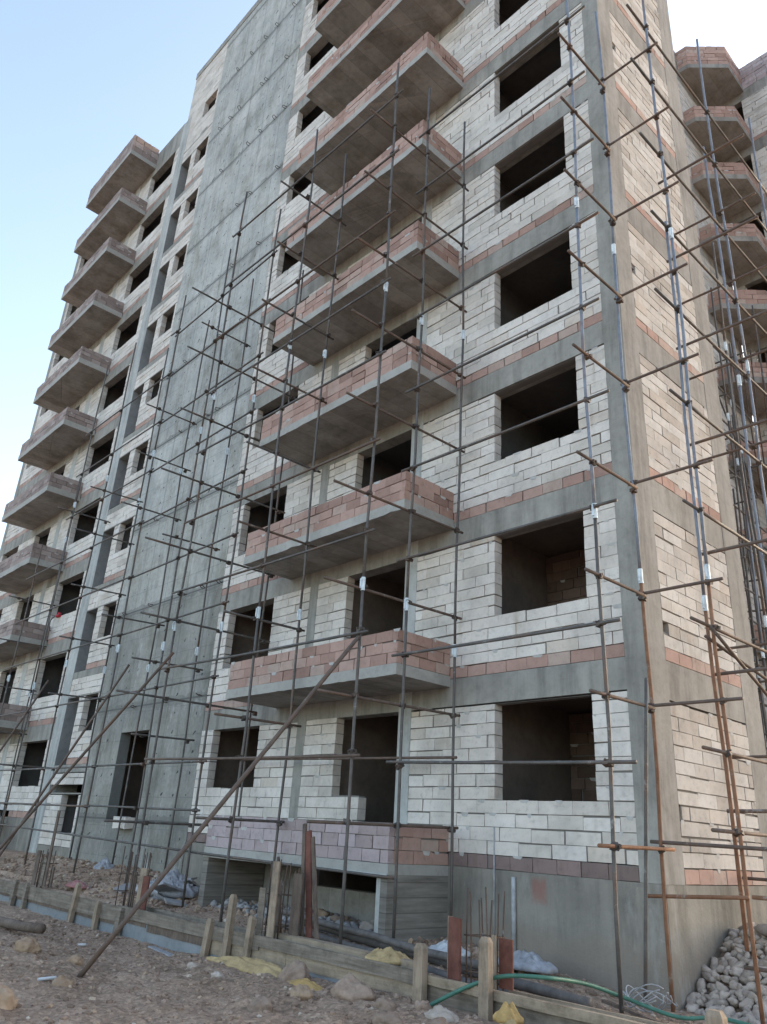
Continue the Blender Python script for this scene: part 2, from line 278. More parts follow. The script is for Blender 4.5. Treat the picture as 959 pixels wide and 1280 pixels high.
# ------------------------------------------------------------------ mesh helpers
WORIG = {}
class MB:
    def __init__(s): s.v = []; s.f = []; s.m = []
    def add(s, vs, fs, mi=0):
        o = len(s.v); s.v += [tuple(x) for x in vs]; s.f += [tuple(i + o for i in q) for q in fs]; s.m += [mi] * len(fs); return s
    def box(s, x0, x1, y0, y1, z0, z1, mi=0, j=0.0):
        vs = [(x, y, z) for x in (x0, x1) for y in (y0, y1) for z in (z0, z1)]
        if j: vs = [tuple(c + rnd.uniform(-j, j) for c in p) for p in vs]
        return s.add(vs, [(0, 1, 3, 2), (4, 6, 7, 5), (0, 4, 5, 1), (2, 3, 7, 6), (0, 2, 6, 4), (1, 5, 7, 3)], mi)
    def beam(s, a, b, w, h, mi=0, up=Vector((0, 0, 1)), taper=0.0):
        a = Vector(a); b = Vector(b); d = (b - a).normalized()
        if abs(d.dot(up)) > 0.95: up = Vector((0, 1, 0))
        sx = d.cross(up).normalized() * w / 2; sz = sx.cross(d).normalized() * h / 2
        vs = []
        for p, k in ((a, 1), (b, 1 - taper)):
            vs += [p - sx * k - sz * k, p + sx * k - sz * k, p + sx * k + sz * k, p - sx * k + sz * k]
        return s.add(vs, [(0, 3, 2, 1), (4, 5, 6, 7), (0, 1, 5, 4), (1, 2, 6, 5), (2, 3, 7, 6), (3, 0, 4, 7)], mi)
    def tube(s, pts, r, n=9, mi=0, cap=True):
        pts = [Vector(p) for p in pts]; rings = []
        for i, p in enumerate(pts):
            d = (pts[min(i + 1, len(pts) - 1)] - pts[max(i - 1, 0)]).normalized()
            u = d.cross(Vector((0, 0, 1)) if abs(d.z) < 0.9 else Vector((0, 1, 0))).normalized(); w = d.cross(u)
            rings.append([p + (u * math.cos(2 * math.pi * k / n) + w * math.sin(2 * math.pi * k / n)) * r for k in range(n)])
        vs = [q for rg in rings for q in rg]; fs = []
        for i in range(len(pts) - 1):
            for k in range(n):
                a = i * n + k; b = i * n + (k + 1) % n; fs.append((a, b, b + n, a + n))
        if cap: fs.append(tuple(range(n))[::-1]); fs.append(tuple((len(pts) - 1) * n + k for k in range(n)))
        return s.add(vs, fs, mi)
    def rock(s, c, r, seed=0, sc=(1, 1, 1), sub=2, rough=0.35, mi=0, cut=0.0):
        bm = bmesh.new(); bmesh.ops.create_icosphere(bm, subdivisions=sub, radius=1.0)
        off = Vector((seed * 3.17, seed * 1.31, seed * 2.77))
        vs = []
        for v in bm.verts:
            d = v.co.normalized()
            k = 1 + rough * (noise.noise(d * 1.1 + off) + 0.5 * noise.noise(d * 2.6 + off) + (0.22 * noise.noise(d * 6 + off) + 0.12 * noise.noise(d * 13 + off) if sub > 2 else 0))
            p = d * k
            if cut: # flatten a few facets
                for q in range(5):
                    h = noise.random_unit_vector() if False else Vector((math.sin(seed * 7.1 + q * 2.4), math.cos(seed * 3.3 + q * 1.7), math.sin(seed * 1.9 + q * 3.1))).normalized()
                    e = p.dot(h) - cut
                    if e > 0: p = p - h * e * 0.85
            vs.append((c[0] + p.x * r * sc[0], c[1] + p.y * r * sc[1], c[2] + p.z * r * sc[2]))
        fs = [tuple(v.index for v in f.verts) for f in bm.faces]; bm.free()
        return s.add(vs, fs, mi)
    def build(s, name, mats, parent=None, smooth=False, loc=None):
        me = bpy.data.meshes.new(name)
        o = bpy.data.objects.new(name, me)
        if parent is not None: org = WORIG[parent.name]; o.parent = parent
        else:
            org = Vector(loc) if loc is not None else Vector((0, 0, 0)); o.location = org
        WORIG_set(o, org)
        me.from_pydata([(x - org.x, y - org.y, z - org.z) for x, y, z in s.v], [], s.f)
        for m_ in (mats if isinstance(mats, (list, tuple)) else [mats]): me.materials.append(m_)
        me.polygons.foreach_set('material_index', s.m)
        if smooth: me.polygons.foreach_set('use_smooth', [True] * len(s.f))
        me.update(); COL.objects.link(o); WORIG[o.name] = org
        return o
def WORIG_set(o, org): WORIG[o.name] = org
def tag(o, label=None, cat=None, group=None, kind=None):
    if label: o['label'] = label
    if cat: o['category'] = cat
    if group: o['group'] = group
    if kind: o['kind'] = kind
    return o
def thing(name, loc, label, cat, group=None):
    o = bpy.data.objects.new(name, None); COL.objects.link(o); o.location = loc; o.empty_display_size = 0.2
    WORIG[o.name] = Vector(loc); return tag(o, label, cat, group)

def plane_map(kind, c):
    """maps (u, d, z) with d = depth behind the face to world; kind 'A': face y=c facing -y; 'B': face x=c facing +x"""
    if kind == 'A': return lambda u, d, z: (u, c + d, z)
    return lambda u, d, z: (c - d, u, z)

def blocks(mb, pm, u0, u1, z0, z1, holes=(), mi=0, ch=0.2, L=0.6, depth=0.2, seed=0, gap=0.011, start=0.0, jit=0.004, smear=0.2, first=None):
    rr = random.Random(seed * 131 + 5)
    z = z0; row = 0
    while z < z1 - 0.03:
        h = min(ch, z1 - z)
        if first and row == 0: h = first
        gz = gap * rr.uniform(0.5, 1.5)
        za, zb = z + gz / 2, z + h - gz / 2
        cuts = [(u0, u1)]
        for (a, b_, c_, d_) in holes:
            if z + h * 0.5 > c_ and z + h * 0.5 < d_:
                nc = []
                for (p, q) in cuts:
                    if a > p and a < q: nc.append((p, a))
                    if b_ > p and b_ < q: nc.append((b_, q))
                    if not ((a > p and a < q) or (b_ > p and b_ < q)) and not (a <= p and b_ >= q): nc.append((p, q))
                cuts = nc
        for (p, q) in cuts:
            off = (L * 0.5 if row % 2 else 0.0) + rr.uniform(-0.12, 0.12) + start
            u = p
            nxt = p + ((off % L) if (off % L) > 0.12 else L)
            while u < q - 0.02:
                e = min(nxt, q)
                if q - e < 0.10: e = q
                gu = rr.choice((0.005, 0.008, 0.012, 0.018, 0.03)) if e < q else 0.0
                a0, a1 = u, e - gu
                pr = rr.uniform(-0.006, 0.004)
                zt = zb - (rr.uniform(0.004, 0.02) if rr.random() < 0.3 else 0)
                vs = []
                for uu in (a0, a1):
                    for dd in (pr, depth):
                        for zz in (za, zt):
                            vs.append(pm(uu + rr.uniform(-jit, jit), dd + rr.uniform(-.003, .003), zz + rr.uniform(-jit, jit)))
                mb.add(vs, [(0, 1, 3, 2), (4, 6, 7, 5), (0, 4, 5, 1), (2, 3, 7, 6), (0, 2, 6, 4), (1, 5, 7, 3)], mi)
                if rr.random() < smear:      # smear of mortar squeezed out of the joint
                    w = rr.uniform(0.05, 0.22); cx_ = rr.uniform(a0, max(a0 + .01, a1 - w)); dz_ = rr.uniform(.004, .04)
                    mb.add([pm(cx_, pr - .004, zb + .012), pm(cx_ + w, pr - .004, zb + .010), pm(cx_ + w * .8, pr - .005, zb - dz_ - .02), pm(cx_ + w * .2, pr - .005, zb - dz_ - .01)], [(0, 1, 2, 3)], 2)
                u = e; nxt = e + L
        z += h; row += 1
    # mortar backing with the same holes, set back from the faces
    us = sorted({u0 + .01, u1 - .01, *[min(max(h_[0] - .012, u0 + .01), u1 - .01) for h_ in holes], *[min(max(h_[1] + .012, u0 + .01), u1 - .01) for h_ in holes]})
    zs = sorted({z0 + .004, z1 - .004, *[min(max(h_[2] - .012, z0 + .004), z1 - .004) for h_ in holes], *[min(max(h_[3] + .012, z0 + .004), z1 - .004) for h_ in holes]})
    for a, b_ in zip(us, us[1:]):
        for c_, d_ in zip(zs, zs[1:]):
            mu, mz = (a + b_) / 2, (c_ + d_) / 2
            if any(h_[0] < mu < h_[1] and h_[2] < mz < h_[3] for h_ in holes): continue
            vs = [pm(uu, dd, zz) for uu in (a, b_) for dd in (0.024, depth - .02) for zz in (c_, d_)]
            mb.add(vs, [(0, 1, 3, 2), (4, 6, 7, 5), (0, 4, 5, 1), (2, 3, 7, 6), (0, 2, 6, 4), (1, 5, 7, 3)], 1)
    return mb

def pbox(mb, pm, u0, u1, d0, d1, z0, z1, mi=0):
    vs = [pm(uu, dd, zz) for uu in (u0, u1) for dd in (d0, d1) for zz in (z0, z1)]
    return mb.add(vs, [(0, 1, 3, 2), (4, 6, 7, 5), (0, 4, 5, 1), (2, 3, 7, 6), (0, 2, 6, 4), (1, 5, 7, 3)], mi)

def room(name, parent, pm, u0, u1, z0, z1, mat, depth=3.6, side=0.35, below=0.9, above=0.28, d0=0.2):
    """the dark interior seen through an opening: an open-fronted room with floor, ceiling and walls"""
    mb = MB(); a, b_, c_, d_ = u0 - side, u1 + side, z0 - below, z1 + above
    q = [pm(a, d0, c_), pm(b_, d0, c_), pm(b_, d0, d_), pm(a, d0, d_), pm(a, depth, c_), pm(b_, depth, c_), pm(b_, depth, d_), pm(a, depth, d_)]
    mb.add(q, [(0, 1, 5, 4), (1, 2, 6, 5), (2, 3, 7, 6), (3, 0, 4, 7), (4, 5, 6, 7)])
    return mb.build(name, mat, parent)

# ------------------------------------------------------------------ ground
def sstep(a, b, x):
    t_ = min(max((x - a) / (b - a), 0), 1); return t_ * t_ * (3 - 2 * t_)
def lerp(a, b, t_): return a + (b - a) * t_
def ground_z(x, y):
    # level along the foot of the building
    zw = -2.36
    for (xa, za), (xb, zb) in zip([(1.0, -2.42), (-0.3, -2.36), (-2.5, -2.10), (-3.8, -2.05), (-9, -1.98), (-11.3, -1.9), (-13, -1.72), (-40, -1.72)],
                                  [(-0.3, -2.36), (-2.5, -2.10), (-3.8, -2.05), (-9, -1.98), (-11.3, -1.9), (-13, -1.72), (-40, -1.72), (-60, -1.72)]):
        if xb <= x <= xa: zw = lerp(za, zb, (xa - x) / (xa - xb))
    if x > 1.0: zw = -2.42
    zb_ = -2.16 if x < -3 else lerp(-2.16, -2.30, sstep(-3, 0.5, x))        # behind the formwork beam
    if x < -9: zb_ = lerp(-2.16, -2.02, sstep(-9, -13, x))
    front = lerp(-2.50, -2.29, sstep(-8.5, -0.5, x))
    front = lerp(front, lerp(-2.46, -2.34, sstep(-7, 1, x)), sstep(-3.2, -5.5, y))
    front = lerp(front, -2.28, sstep(-6.0, -9.5, y))
    front += 0.20 * math.exp(-(((x + 6.5) / 2.2) ** 2 + ((y + 6.0) / 1.2) ** 2))
    back = lerp(zb_, zw, sstep(-2.4, -0.4, y))
    z = lerp(front, back, sstep(-2.95, -2.35, y))
    n1 = noise.noise(Vector((x * 0.9, y * 0.9, 3.1))); n2 = noise.noise(Vector((x * 2.7, y * 2.7, 7.7))); n3 = noise.noise(Vector((x * 7, y * 7, 1.7)))
    amp = 1.0 if y < -3.1 else 0.7
    z += amp * (0.05 * n1 + 0.035 * n2 + 0.02 * n3)
    if -3.1 < y < -2.2: z = min(z, -2.2) if x > -9 else min(z, -2.1)
    return z
def axis_vals(lo, hi, step, far):
    v = []; x = lo
    while x <= hi: v.append(x); x += step
    a = lo; s_ = step; left = []
    while a > -far: s_ *= 1.35; a -= s_; left.append(a)
    b_ = hi; s_ = step; right = []
    while b_ < far: s_ *= 1.35; b_ += s_; right.append(b_)
    return left[::-1] + v + right
xs = axis_vals(-14.0, 2.6, 0.055, 900); ys = axis_vals(-9.0, 1.0, 0.055, 900)
mb = MB(); nx = len(xs)
for y in ys:
    for x in xs:
        z = ground_z(x, y)
        if -12 < x < 2 and -8.6 < y < -3.0:
            p_ = Vector((x * 16, y * 16, 0.3)); z += 0.016 * noise.noise(p_) + 0.05 * max(0, noise.noise(p_ * 0.45) - 0.1) + 0.06 * max(0, noise.noise(p_ * 0.2) - 0.15)
        if -9.2 < x < -3.5 and y > -0.05: z = min(z, -2.1)
        mb.v.append((x, y, z))
for j in range(len(ys) - 1):
    for i in range(nx - 1):
        a = j * nx + i; mb.f.append((a, a + 1, a + 1 + nx, a + nx)); mb.m.append(0)
go = mb.build('ground', M_SOIL, smooth=True); tag(go, 'bare brown stony soil of the building site', 'ground', kind='structure')

# ------------------------------------------------------------------ the apartment block
PA = plane_map('A', 0.0); PB = plane_map('B', 0.0)
bld = thing('apartment_building', (0, 0, -2.4), 'unfinished ten storey apartment block of pale blocks with grey concrete frame and pink balconies', 'building')
NF = 10
COLX = [(-0.365, 0.0), (-5.07, -4.74), (-8.15, -7.86)]
# --- right bay of the long front
for k in range(NF):
    z = 3.0 * k; cream = 1 < k
    holes_r = [(-2.80, -0.95, z, z + 1.48)]
    zb = z - 0.80
    BW = lambda mb: mb.build('block_wall', [M_AAC, M_MORT, M_SMEAR], bld)
    mb = MB(); blocks(mb, PA, -4.735, -0.368, zb, z + 1.50, holes_r, seed=11 + k, first=0.2); BW(mb); mb = MB()
    if k == 0:
        blocks(mb, PA, -7.855, -5.075, zb + .02, z + 1.53, [(-6.85, -5.0, 0.06, z + 2), (-6.05, -5.0, -0.9, 0.1)], seed=31 + k)
    else:
        blocks(mb, PA, -7.855, -5.075, zb, z + 1.53, [(-6.85, -5.0, z - 0.9, z + 2)], seed=31 + k)
    BW(mb); mb = MB(); blocks(mb, PA, -12.035, -8.155, zb, z + 1.53, [(-11.5, -9.55, z + 0.1, z + 1.58)], seed=71 + k); BW(mb)
    mb = MB()
    blocks(mb, PA, -3.80 if k else -3.758, -0.37, z - 1.0, z - 0.802, [], ch=0.2, L=0.42, seed=91 + k, mi=0); mb.build('clay_course', [M_CLAY if k else M_CLAYB, M_MORT, M_SMEAR], bld); mb = MB()
    if k: blocks(mb, PA, -12.03, -9.06, z - 1.0, z - 0.802, [], L=0.42, seed=95 + k)
    else: blocks(mb, PA, -12.03, -9.0, z - 0.99, z - 0.802, [], L=0.42, seed=95 + k)
    mb.build('clay_course', [M_CLAY if k else M_CLAYB, M_MORT, M_SMEAR], bld)
    if k:
        mb = MB(); mb.box(-12.035, -0.36, 0.002, 0.32, z - 1.478, z - 1.003); mb.build('floor_beam', M_CONC, bld)
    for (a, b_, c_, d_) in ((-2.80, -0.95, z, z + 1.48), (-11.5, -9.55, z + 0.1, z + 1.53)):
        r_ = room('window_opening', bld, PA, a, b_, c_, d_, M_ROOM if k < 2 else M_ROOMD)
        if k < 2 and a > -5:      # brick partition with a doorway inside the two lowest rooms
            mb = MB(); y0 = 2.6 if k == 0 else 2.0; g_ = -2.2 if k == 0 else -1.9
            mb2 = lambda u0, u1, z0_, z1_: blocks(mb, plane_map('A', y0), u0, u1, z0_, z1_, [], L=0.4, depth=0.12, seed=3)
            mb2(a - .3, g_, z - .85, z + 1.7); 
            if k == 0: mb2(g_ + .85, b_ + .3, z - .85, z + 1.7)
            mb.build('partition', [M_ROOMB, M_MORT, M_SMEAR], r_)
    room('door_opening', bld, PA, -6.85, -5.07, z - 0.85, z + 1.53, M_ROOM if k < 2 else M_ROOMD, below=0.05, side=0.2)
mb = MB(); mb.box(-12.035, -0.02, 0.002, 0.32, 28.5, 30.2); mb.build('roof_parapet', M_CONC, bld)
# --- corner and intermediate columns
mb = MB(); mb.box(-0.365, 0.003, -0.004, 0.515, -1.0, 30.2)
o = mb.build('corner_column', [M_CONC, M_CONCW], bld)
for pl in o.data.polygons:
    if pl.normal.x > 0.7: pl.material_index = 1  # side face takes the copy with the warm light painted in
for i, (a, b_) in enumerate(COLX[1:]):
    mb = MB(); mb.box(a, b_, -0.003, 0.28, -0.98, 30.1); mb.build('column', M_CONCL if i == 0 else M_CONC, bld)
# --- plinth
mb = MB(); mb.box(-3.755, -0.36, 0.0, 0.35, -3.0, -1.003); mb.box(-0.36, 0.006, -0.006, 0.6, -3.0, -1.003); mb.box(-0.35, 0.0, 0.6, 3.75, -3.0, -1.006)
mb.build('plinth', M_PLINTH, bld)
mb = MB(); mb.box(-12.04, -8.97, 0.0, 0.3, -2.6, -1.003); mb.build('plinth', M_PLINTH, bld)
mb = MB(); mb.box(-8.97, -7.38, 0.03, 0.3, -2.6, -1.15); mb.box(-5.33, -3.75, 0.03, 0.3, -2.6, -1.15); mb.box(-7.38, -5.33, 0.032, 0.3, -2.6, -1.56)
mb.build('basement_wall', M_SOFFIT, bld)
room('basement_opening', bld, PA, -7.38, -5.33, -1.56, -1.18, M_ROOM, below=0.3, above=0.0, side=0.1, d0=0.3)
mb = MB(); mb.tube([(-2.42, -0.03, -2.2), (-2.42, -0.03, -1.08)], 0.035); mb.build('conduit', M_GREYP, bld, True)
mb = MB(); mb.tube([(-2.80, -0.014, -1.9), (-2.80, -0.012, -0.4)], 0.012); mb.build('cable', M_GREYP, bld, True)
# --- side face round the corner
for k in range(NF):
    z = 3.0 * k
    mb = MB(); hs = []
    if k == 1: hs = [(0.53, 0.70, 2.45, 2.66)]
    elif k == 0: hs = [(0.53, 0.60, -0.2, 0.0)]
    elif k in (3, 5): hs = [(0.53, 0.66, z + 0.1, z + 0.32)]
    blocks(mb, PB, 0.525, 3.085, z - 0.80, z + 1.40, hs, seed=141 + k, first=0.2)
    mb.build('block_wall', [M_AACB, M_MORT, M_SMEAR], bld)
    mb = MB(); blocks(mb, PB, 0.525, 3.085, z - 1.0, z - 0.803, [], L=0.42, seed=161 + k); mb.build('clay_course', [M_CLAY, M_MORT, M_SMEAR], bld)
    if k:
        mb = MB(); mb.box(-0.30, -0.003, 0.51, 3.1, z - 1.578, z - 1.004); mb.build('floor_beam', M_CONCW, bld)
mb = MB(); mb.box(-0.30, -0.003, 0.51, 3.1, 28.42, 30.2); mb.build('roof_parapet', M_CONCW, bld)
mb = MB(); mb.box(-0.6, 0.004, 3.09, 3.75, -1.0, 30.2); mb.build('column', M_CONCW, bld)
# --- right balconies
def balcony(x0, x1, zbot, out, cmat, seed, hgt=0.58, slab=0.19, dmat=None):
    mb = MB()
    n = 60
    for i in range(n):   # slab edge a little ragged along its lower arris
        a, b_ = lerp(x0, x1, i / n), lerp(x0, x1, (i + 1) / n)
    # one slab with a finely divided, slightly uneven front edge
    top = []; bot = []
    for i in range(n + 1):
        x = lerp(x0, x1, i / n); top.append((x, -out, zbot + slab)); bot.append((x, -out + 0.006 * noise.noise(Vector((x * 3, seed, 0))), zbot + 0.012 * noise.noise(Vector((x * 5, seed, 2))) + 0.09 * max(0, noise.noise(Vector((x * 2.3, seed * 1.7, 5))) - 0.32)))
    vs = top + bot + [(x0, 0, zbot + slab), (x1, 0, zbot + slab), (x0, 0, zbot), (x1, 0, zbot)]
    fs = [(i, n + 1 + i, n + 2 + i, i + 1) for i in range(n)]
    T = 2 * (n + 1)
    fs.append(tuple(range(n + 1)) + (T + 1, T)); fs.append(tuple(range(n + 1, 2 * n + 2))[::-1] + (T + 2, T + 3))
    fs.append((0, T, T + 2, n + 1)); fs.append((n, 2 * n + 1, T + 3, T + 1))
    mb.add(vs, fs)
    for p_i in range(len(mb.m)):
        mb.m[p_i] = 1 if p_i == n + 1 else 0
    bal = mb.build('balcony', [M_SLAB, M_SOFFIT], bld)
    mb = MB(); z0 = zbot + slab + 0.002; th = 0.12
    ft = plane_map('A', -out + 0.012); rt = plane_map('B', x1 - 0.012)
    blocks(mb, ft, x0 + .012, x1 - .012, z0, z0 + hgt, [], L=0.42, ch=hgt / 3, depth=th, seed=seed)
    blocks(mb, rt, -out + .012 + th + .005, -0.012, z0, z0 + hgt, [], L=0.42, ch=hgt / 3, depth=th, seed=seed + 1)
    lf = lambda u, d, z: (x0 + .012 + d, u, z)
    blocks(mb, lf, -out + .012 + th + .005, -0.012, z0, z0 + hgt, [], L=0.42, ch=hgt / 3, depth=th, seed=seed + 2)
    mb.build('parapet', [cmat, M_MORT, M_SMEAR], bal)
    return bal
for k in range(1, NF + 1):
    balcony(-8.98, -3.80, 3.0 * k - 1.14, 1.34, M_CLAY, 200 + 7 * k, hgt=0.58 if k < NF else 1.0)
# --- porch / light well box at the ground
mb = MB(); mb.box(-8.98, -3.75, -1.36, 0.0, -1.16, -1.01); porch = mb.build('porch_slab', M_SLAB, bld)
mb = MB(); blocks(mb, plane_map('A', -1.35), -8.97, -3.765, -1.008, -0.43, [], L=0.42, ch=0.193, depth=0.12, seed=401)
mb.build('parapet', [M_CLAYP, M_MORT, M_SMEAR], porch)
mb = MB(); blocks(mb, plane_map('B', -3.76), -1.22, -0.004, -1.008, -0.43, [], L=0.42, ch=0.193, depth=0.12, seed=402)
mb.build('parapet', [M_CLAY, M_MORT, M_SMEAR], porch)
mb = MB(); mb.box(-3.90, -3.752, -1.355, -0.002, -2.6, -1.162); mb.build('side_wall', M_BOARD, bld)
mb = MB(); mb.box(-8.98, -8.80, -1.35, -0.0, -2.6, -1.162); mb.build('side_wall', M_BOARD, bld)
mb = MB(); mb.box(-3.99, -3.902, -1.352, -1.27, -2.6, -1.162); mb.box(-8.98, -3.76, -1.372, -1.362, -1.19, -1.15); mb.build('pale_edge', M_CONCL, bld)
# --- concrete stair core (shear wall)
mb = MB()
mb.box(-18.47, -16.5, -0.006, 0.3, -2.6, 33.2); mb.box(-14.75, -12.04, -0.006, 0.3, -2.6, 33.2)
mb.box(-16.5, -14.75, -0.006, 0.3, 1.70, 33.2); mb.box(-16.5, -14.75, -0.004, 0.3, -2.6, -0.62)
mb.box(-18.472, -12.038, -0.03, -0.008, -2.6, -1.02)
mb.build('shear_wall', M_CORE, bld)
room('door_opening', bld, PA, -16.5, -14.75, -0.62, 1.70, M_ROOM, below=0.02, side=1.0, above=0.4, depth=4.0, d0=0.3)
hk = None
for k in range(1, 11):
    for x in (-17.55, -16.75, -15.9, -14.5, -13.9, -12.9, -12.35):
        if rnd.random() < 0.35: continue
        zz = 3.0 * k - 0.60 + rnd.uniform(-.03, .03); xx = x + rnd.uniform(-.2, .2)
        if hk is None:
            mb = MB(); w = 0.055
            mb.tube([(-w, 0, 0), (-w, -.07, -.01), (-w, -.13, 0.01), (-w * .7, -.145, .015), (w * .7, -.145, .015), (w, -.13, .01), (w, -.07, -.01), (w, 0, 0)], 0.011, 6)
            hk = mb.build('lifting_hook', M_REBAR, None, True); hk.parent = bld; h_ = hk
        else:
            h_ = hk.copy(); COL.objects.link(h_); h_.parent = bld
        h_.location = Vector((xx, 0.0, zz)) - WORIG[bld.name]; h_.rotation_euler = (rnd.uniform(-.3, .2), rnd.uniform(-.3, .3), rnd.uniform(-.5, .5))
# --- stair bay with half-level windows between core and left wing
for k in range(0, 11):
    t_ = 3.0 * k + 0.02
    if k == 10: t_ = 29.9
    mb = MB()
    if k == 0:
        blocks(mb, PA, -21.0, -18.48, -1.45, 0.0, [(-19.85, -18.62, -1.05, 0.05)], seed=500)
    elif k < 10:
        blocks(mb, PA, -20.05, -18.48, t_ - 1.93, t_, [(-19.62, -18.62, t_ - 1.13, t_ + .1)], seed=500 + k)
    else:
        blocks(mb, PA, -21.34, -18.48, 27.75, 32.9, [(-19.70, -18.62, 28.9, 29.95)], seed=520)
    if k < 10: mb.build('block_wall', [M_AAC, M_MORT, M_SMEAR], bld); mb = MB()
    if 0 < k < 10: blocks(mb, PA, -20.95, -18.48, t_ + 0.045, t_ + 0.64, [], seed=540 + k)
    if k == 0: blocks(mb, PA, -20.95, -18.48, 0.30, 0.64, [], seed=540)
    mb.build('block_wall', [M_AAC, M_MORT, M_SMEAR], bld)
    if k < 10:
        mb = MB(); mb.box(-20.95, -18.475, 0.004, 0.28, t_ + 0.642, t_ + 0.87)
        mb.box(-20.95, -18.475, -0.008, 0.2, t_ + 0.003, t_ + 0.042)
        mb.build('landing_slab', M_CONC, bld)
    if 0 < k < 10:
        mb = MB(); blocks(mb, PA, -20.05, -18.48, t_ - 2.128, t_ - 1.932, [], L=0.42, seed=560 + k); mb.build('clay_course', [M_CLAY, M_MORT, M_SMEAR], bld)
        room('recess_opening', bld, PA, -20.95, -20.05, t_ - 2.12, t_, M_RECESS, depth=1.0, side=0.0, below=0.0, above=0.0, d0=0.0)
    a, c_, d_ = (-19.85, -1.05, 0.0) if k == 0 else ((-19.62, t_ - 1.13, t_) if k < 10 else (-19.70, 28.9, 29.95))
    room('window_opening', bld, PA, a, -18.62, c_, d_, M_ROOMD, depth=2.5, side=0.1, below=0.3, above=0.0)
mb = MB(); mb.box(-21.35, -12.04, -0.03, 0.3, 32.9, 33.3); mb.build('tower_cap', M_CONC, bld)
mb = MB(); mb.box(-21.34, -21.0, 0.2, 5, 30.0, 32.9); mb.build('tower_side_wall', M_CONC, bld)
# --- left wing
mb = MB(); mb.box(-21.62, -20.955, -0.012, 0.9, -2.2, 30.1); mb.build('column', M_CONCL, bld)
mb = MB(); mb.box(-33.42, -33.0, -0.006, 4.0, -2.2, 30.2); mb.build('column', M_CONC, bld)
mb = MB(); mb.box(-26.12, -25.65, -0.003, 0.28, -0.9, 30.0); mb.build('column', M_CONCL, bld)
D = 0.27
for k in range(NF):
    z = 3.0 * k + D
    mb = MB(); zb = z - 0.80
    blocks(mb, PA, -25.645, -21.625, zb, z + 1.47, [(-24.40, -22.0, z, z + 1.6)], seed=600 + k); BW(mb); mb = MB()
    blocks(mb, PA, -28.6, -26.125, zb, z + 1.47, [(-28.75, -26.87, z - 0.9, z + 1.6)], seed=620 + k)
    BW(mb); mb = MB(); blocks(mb, PA, -33.0, -28.6, zb, z + 1.47, [(-32.7, -30.6, z, z + 1.6)], seed=640 + k)
    mb.build('block_wall', [M_AAC, M_MORT, M_SMEAR], bld)
    mb = MB(); blocks(mb, PA, -24.1, -21.625, zb - .2, zb - .003, [], L=0.42, seed=660 + k); mb.build('clay_course', [M_CLAY, M_MORT, M_SMEAR], bld); mb = MB(); blocks(mb, PA, -33.0, -29.3, zb - .2, zb - .003, [], L=0.42, seed=680 + k)
    mb.build('clay_course', [M_CLAY, M_MORT, M_SMEAR], bld)
    mb = MB(); mb.box(-33.0, -21.6, 0.002, 0.3, z + 1.472, z + 1.998 if k < 9 else 30.2); mb.build('floor_beam' if k < 9 else 'roof_parapet', M_CONC, bld)
    for (a, b_, c_, d_) in ((-24.40, -22.0, z, z + 1.47), (-32.7, -30.6, z, z + 1.47)):
        room('window_opening', bld, PA, a, b_, c_, d_, M_ROOMD)
    room('door_opening', bld, PA, -28.6, -26.87, z - 0.85, z + 1.47, M_ROOMD, below=0.05, side=0.1)
for k in range(1, NF + 1):
    balcony(-29.3, -24.15, 3.0 * k - 0.84, 1.34, M_CLAYG, 700 + 7 * k, hgt=0.58 if k < NF else 1.0, slab=0.24)
mb = MB(); mb.box(-33.4, -24.1, 0.0, 0.3, -2.4, -0.735); mb.box(-24.1, -18.47, 0.0, 0.3, -2.4, -1.455); mb.box(-24.1, -21.62, 0.001, 0.3, -1.455, -0.735); mb.build('plinth', M_PLINTH, bld)
mb = MB(); mb.box(-29.3, -24.15, -1.36, 0.0, -0.95, -0.76); pq = mb.build('porch_slab', M_SLAB, bld)
mb = MB(); blocks(mb, plane_map('A', -1.35), -29.29, -24.16, -0.755, -0.2, [], L=0.42, ch=0.185, depth=0.12, seed=801); mb.build('parapet', [M_CLAYP, M_MORT, M_SMEAR], pq)
# --- body of the block behind the fronts, flat roofs
mb = MB(); mb.box(-12.04, -3.45, 4.0, 15.0, -2.4, 30.0); mb.box(-3.45, -0.35, 3.62, 3.74, -2.4, 30.0); mb.box(-33.4, -12.04, 4.2, 15.0, -2.4, 30.0)
mb.box(-33.3, -0.3, 0.35, 4.2, 29.9, 30.0); mb.box(-21.3, -12.1, 0.32, 5.0, 33.0, 33.15); mb.box(-12.3, -12.05, 0.32, 5.0, 30.0, 33.1)
mb.build('rear_wall', M_CONC, bld)
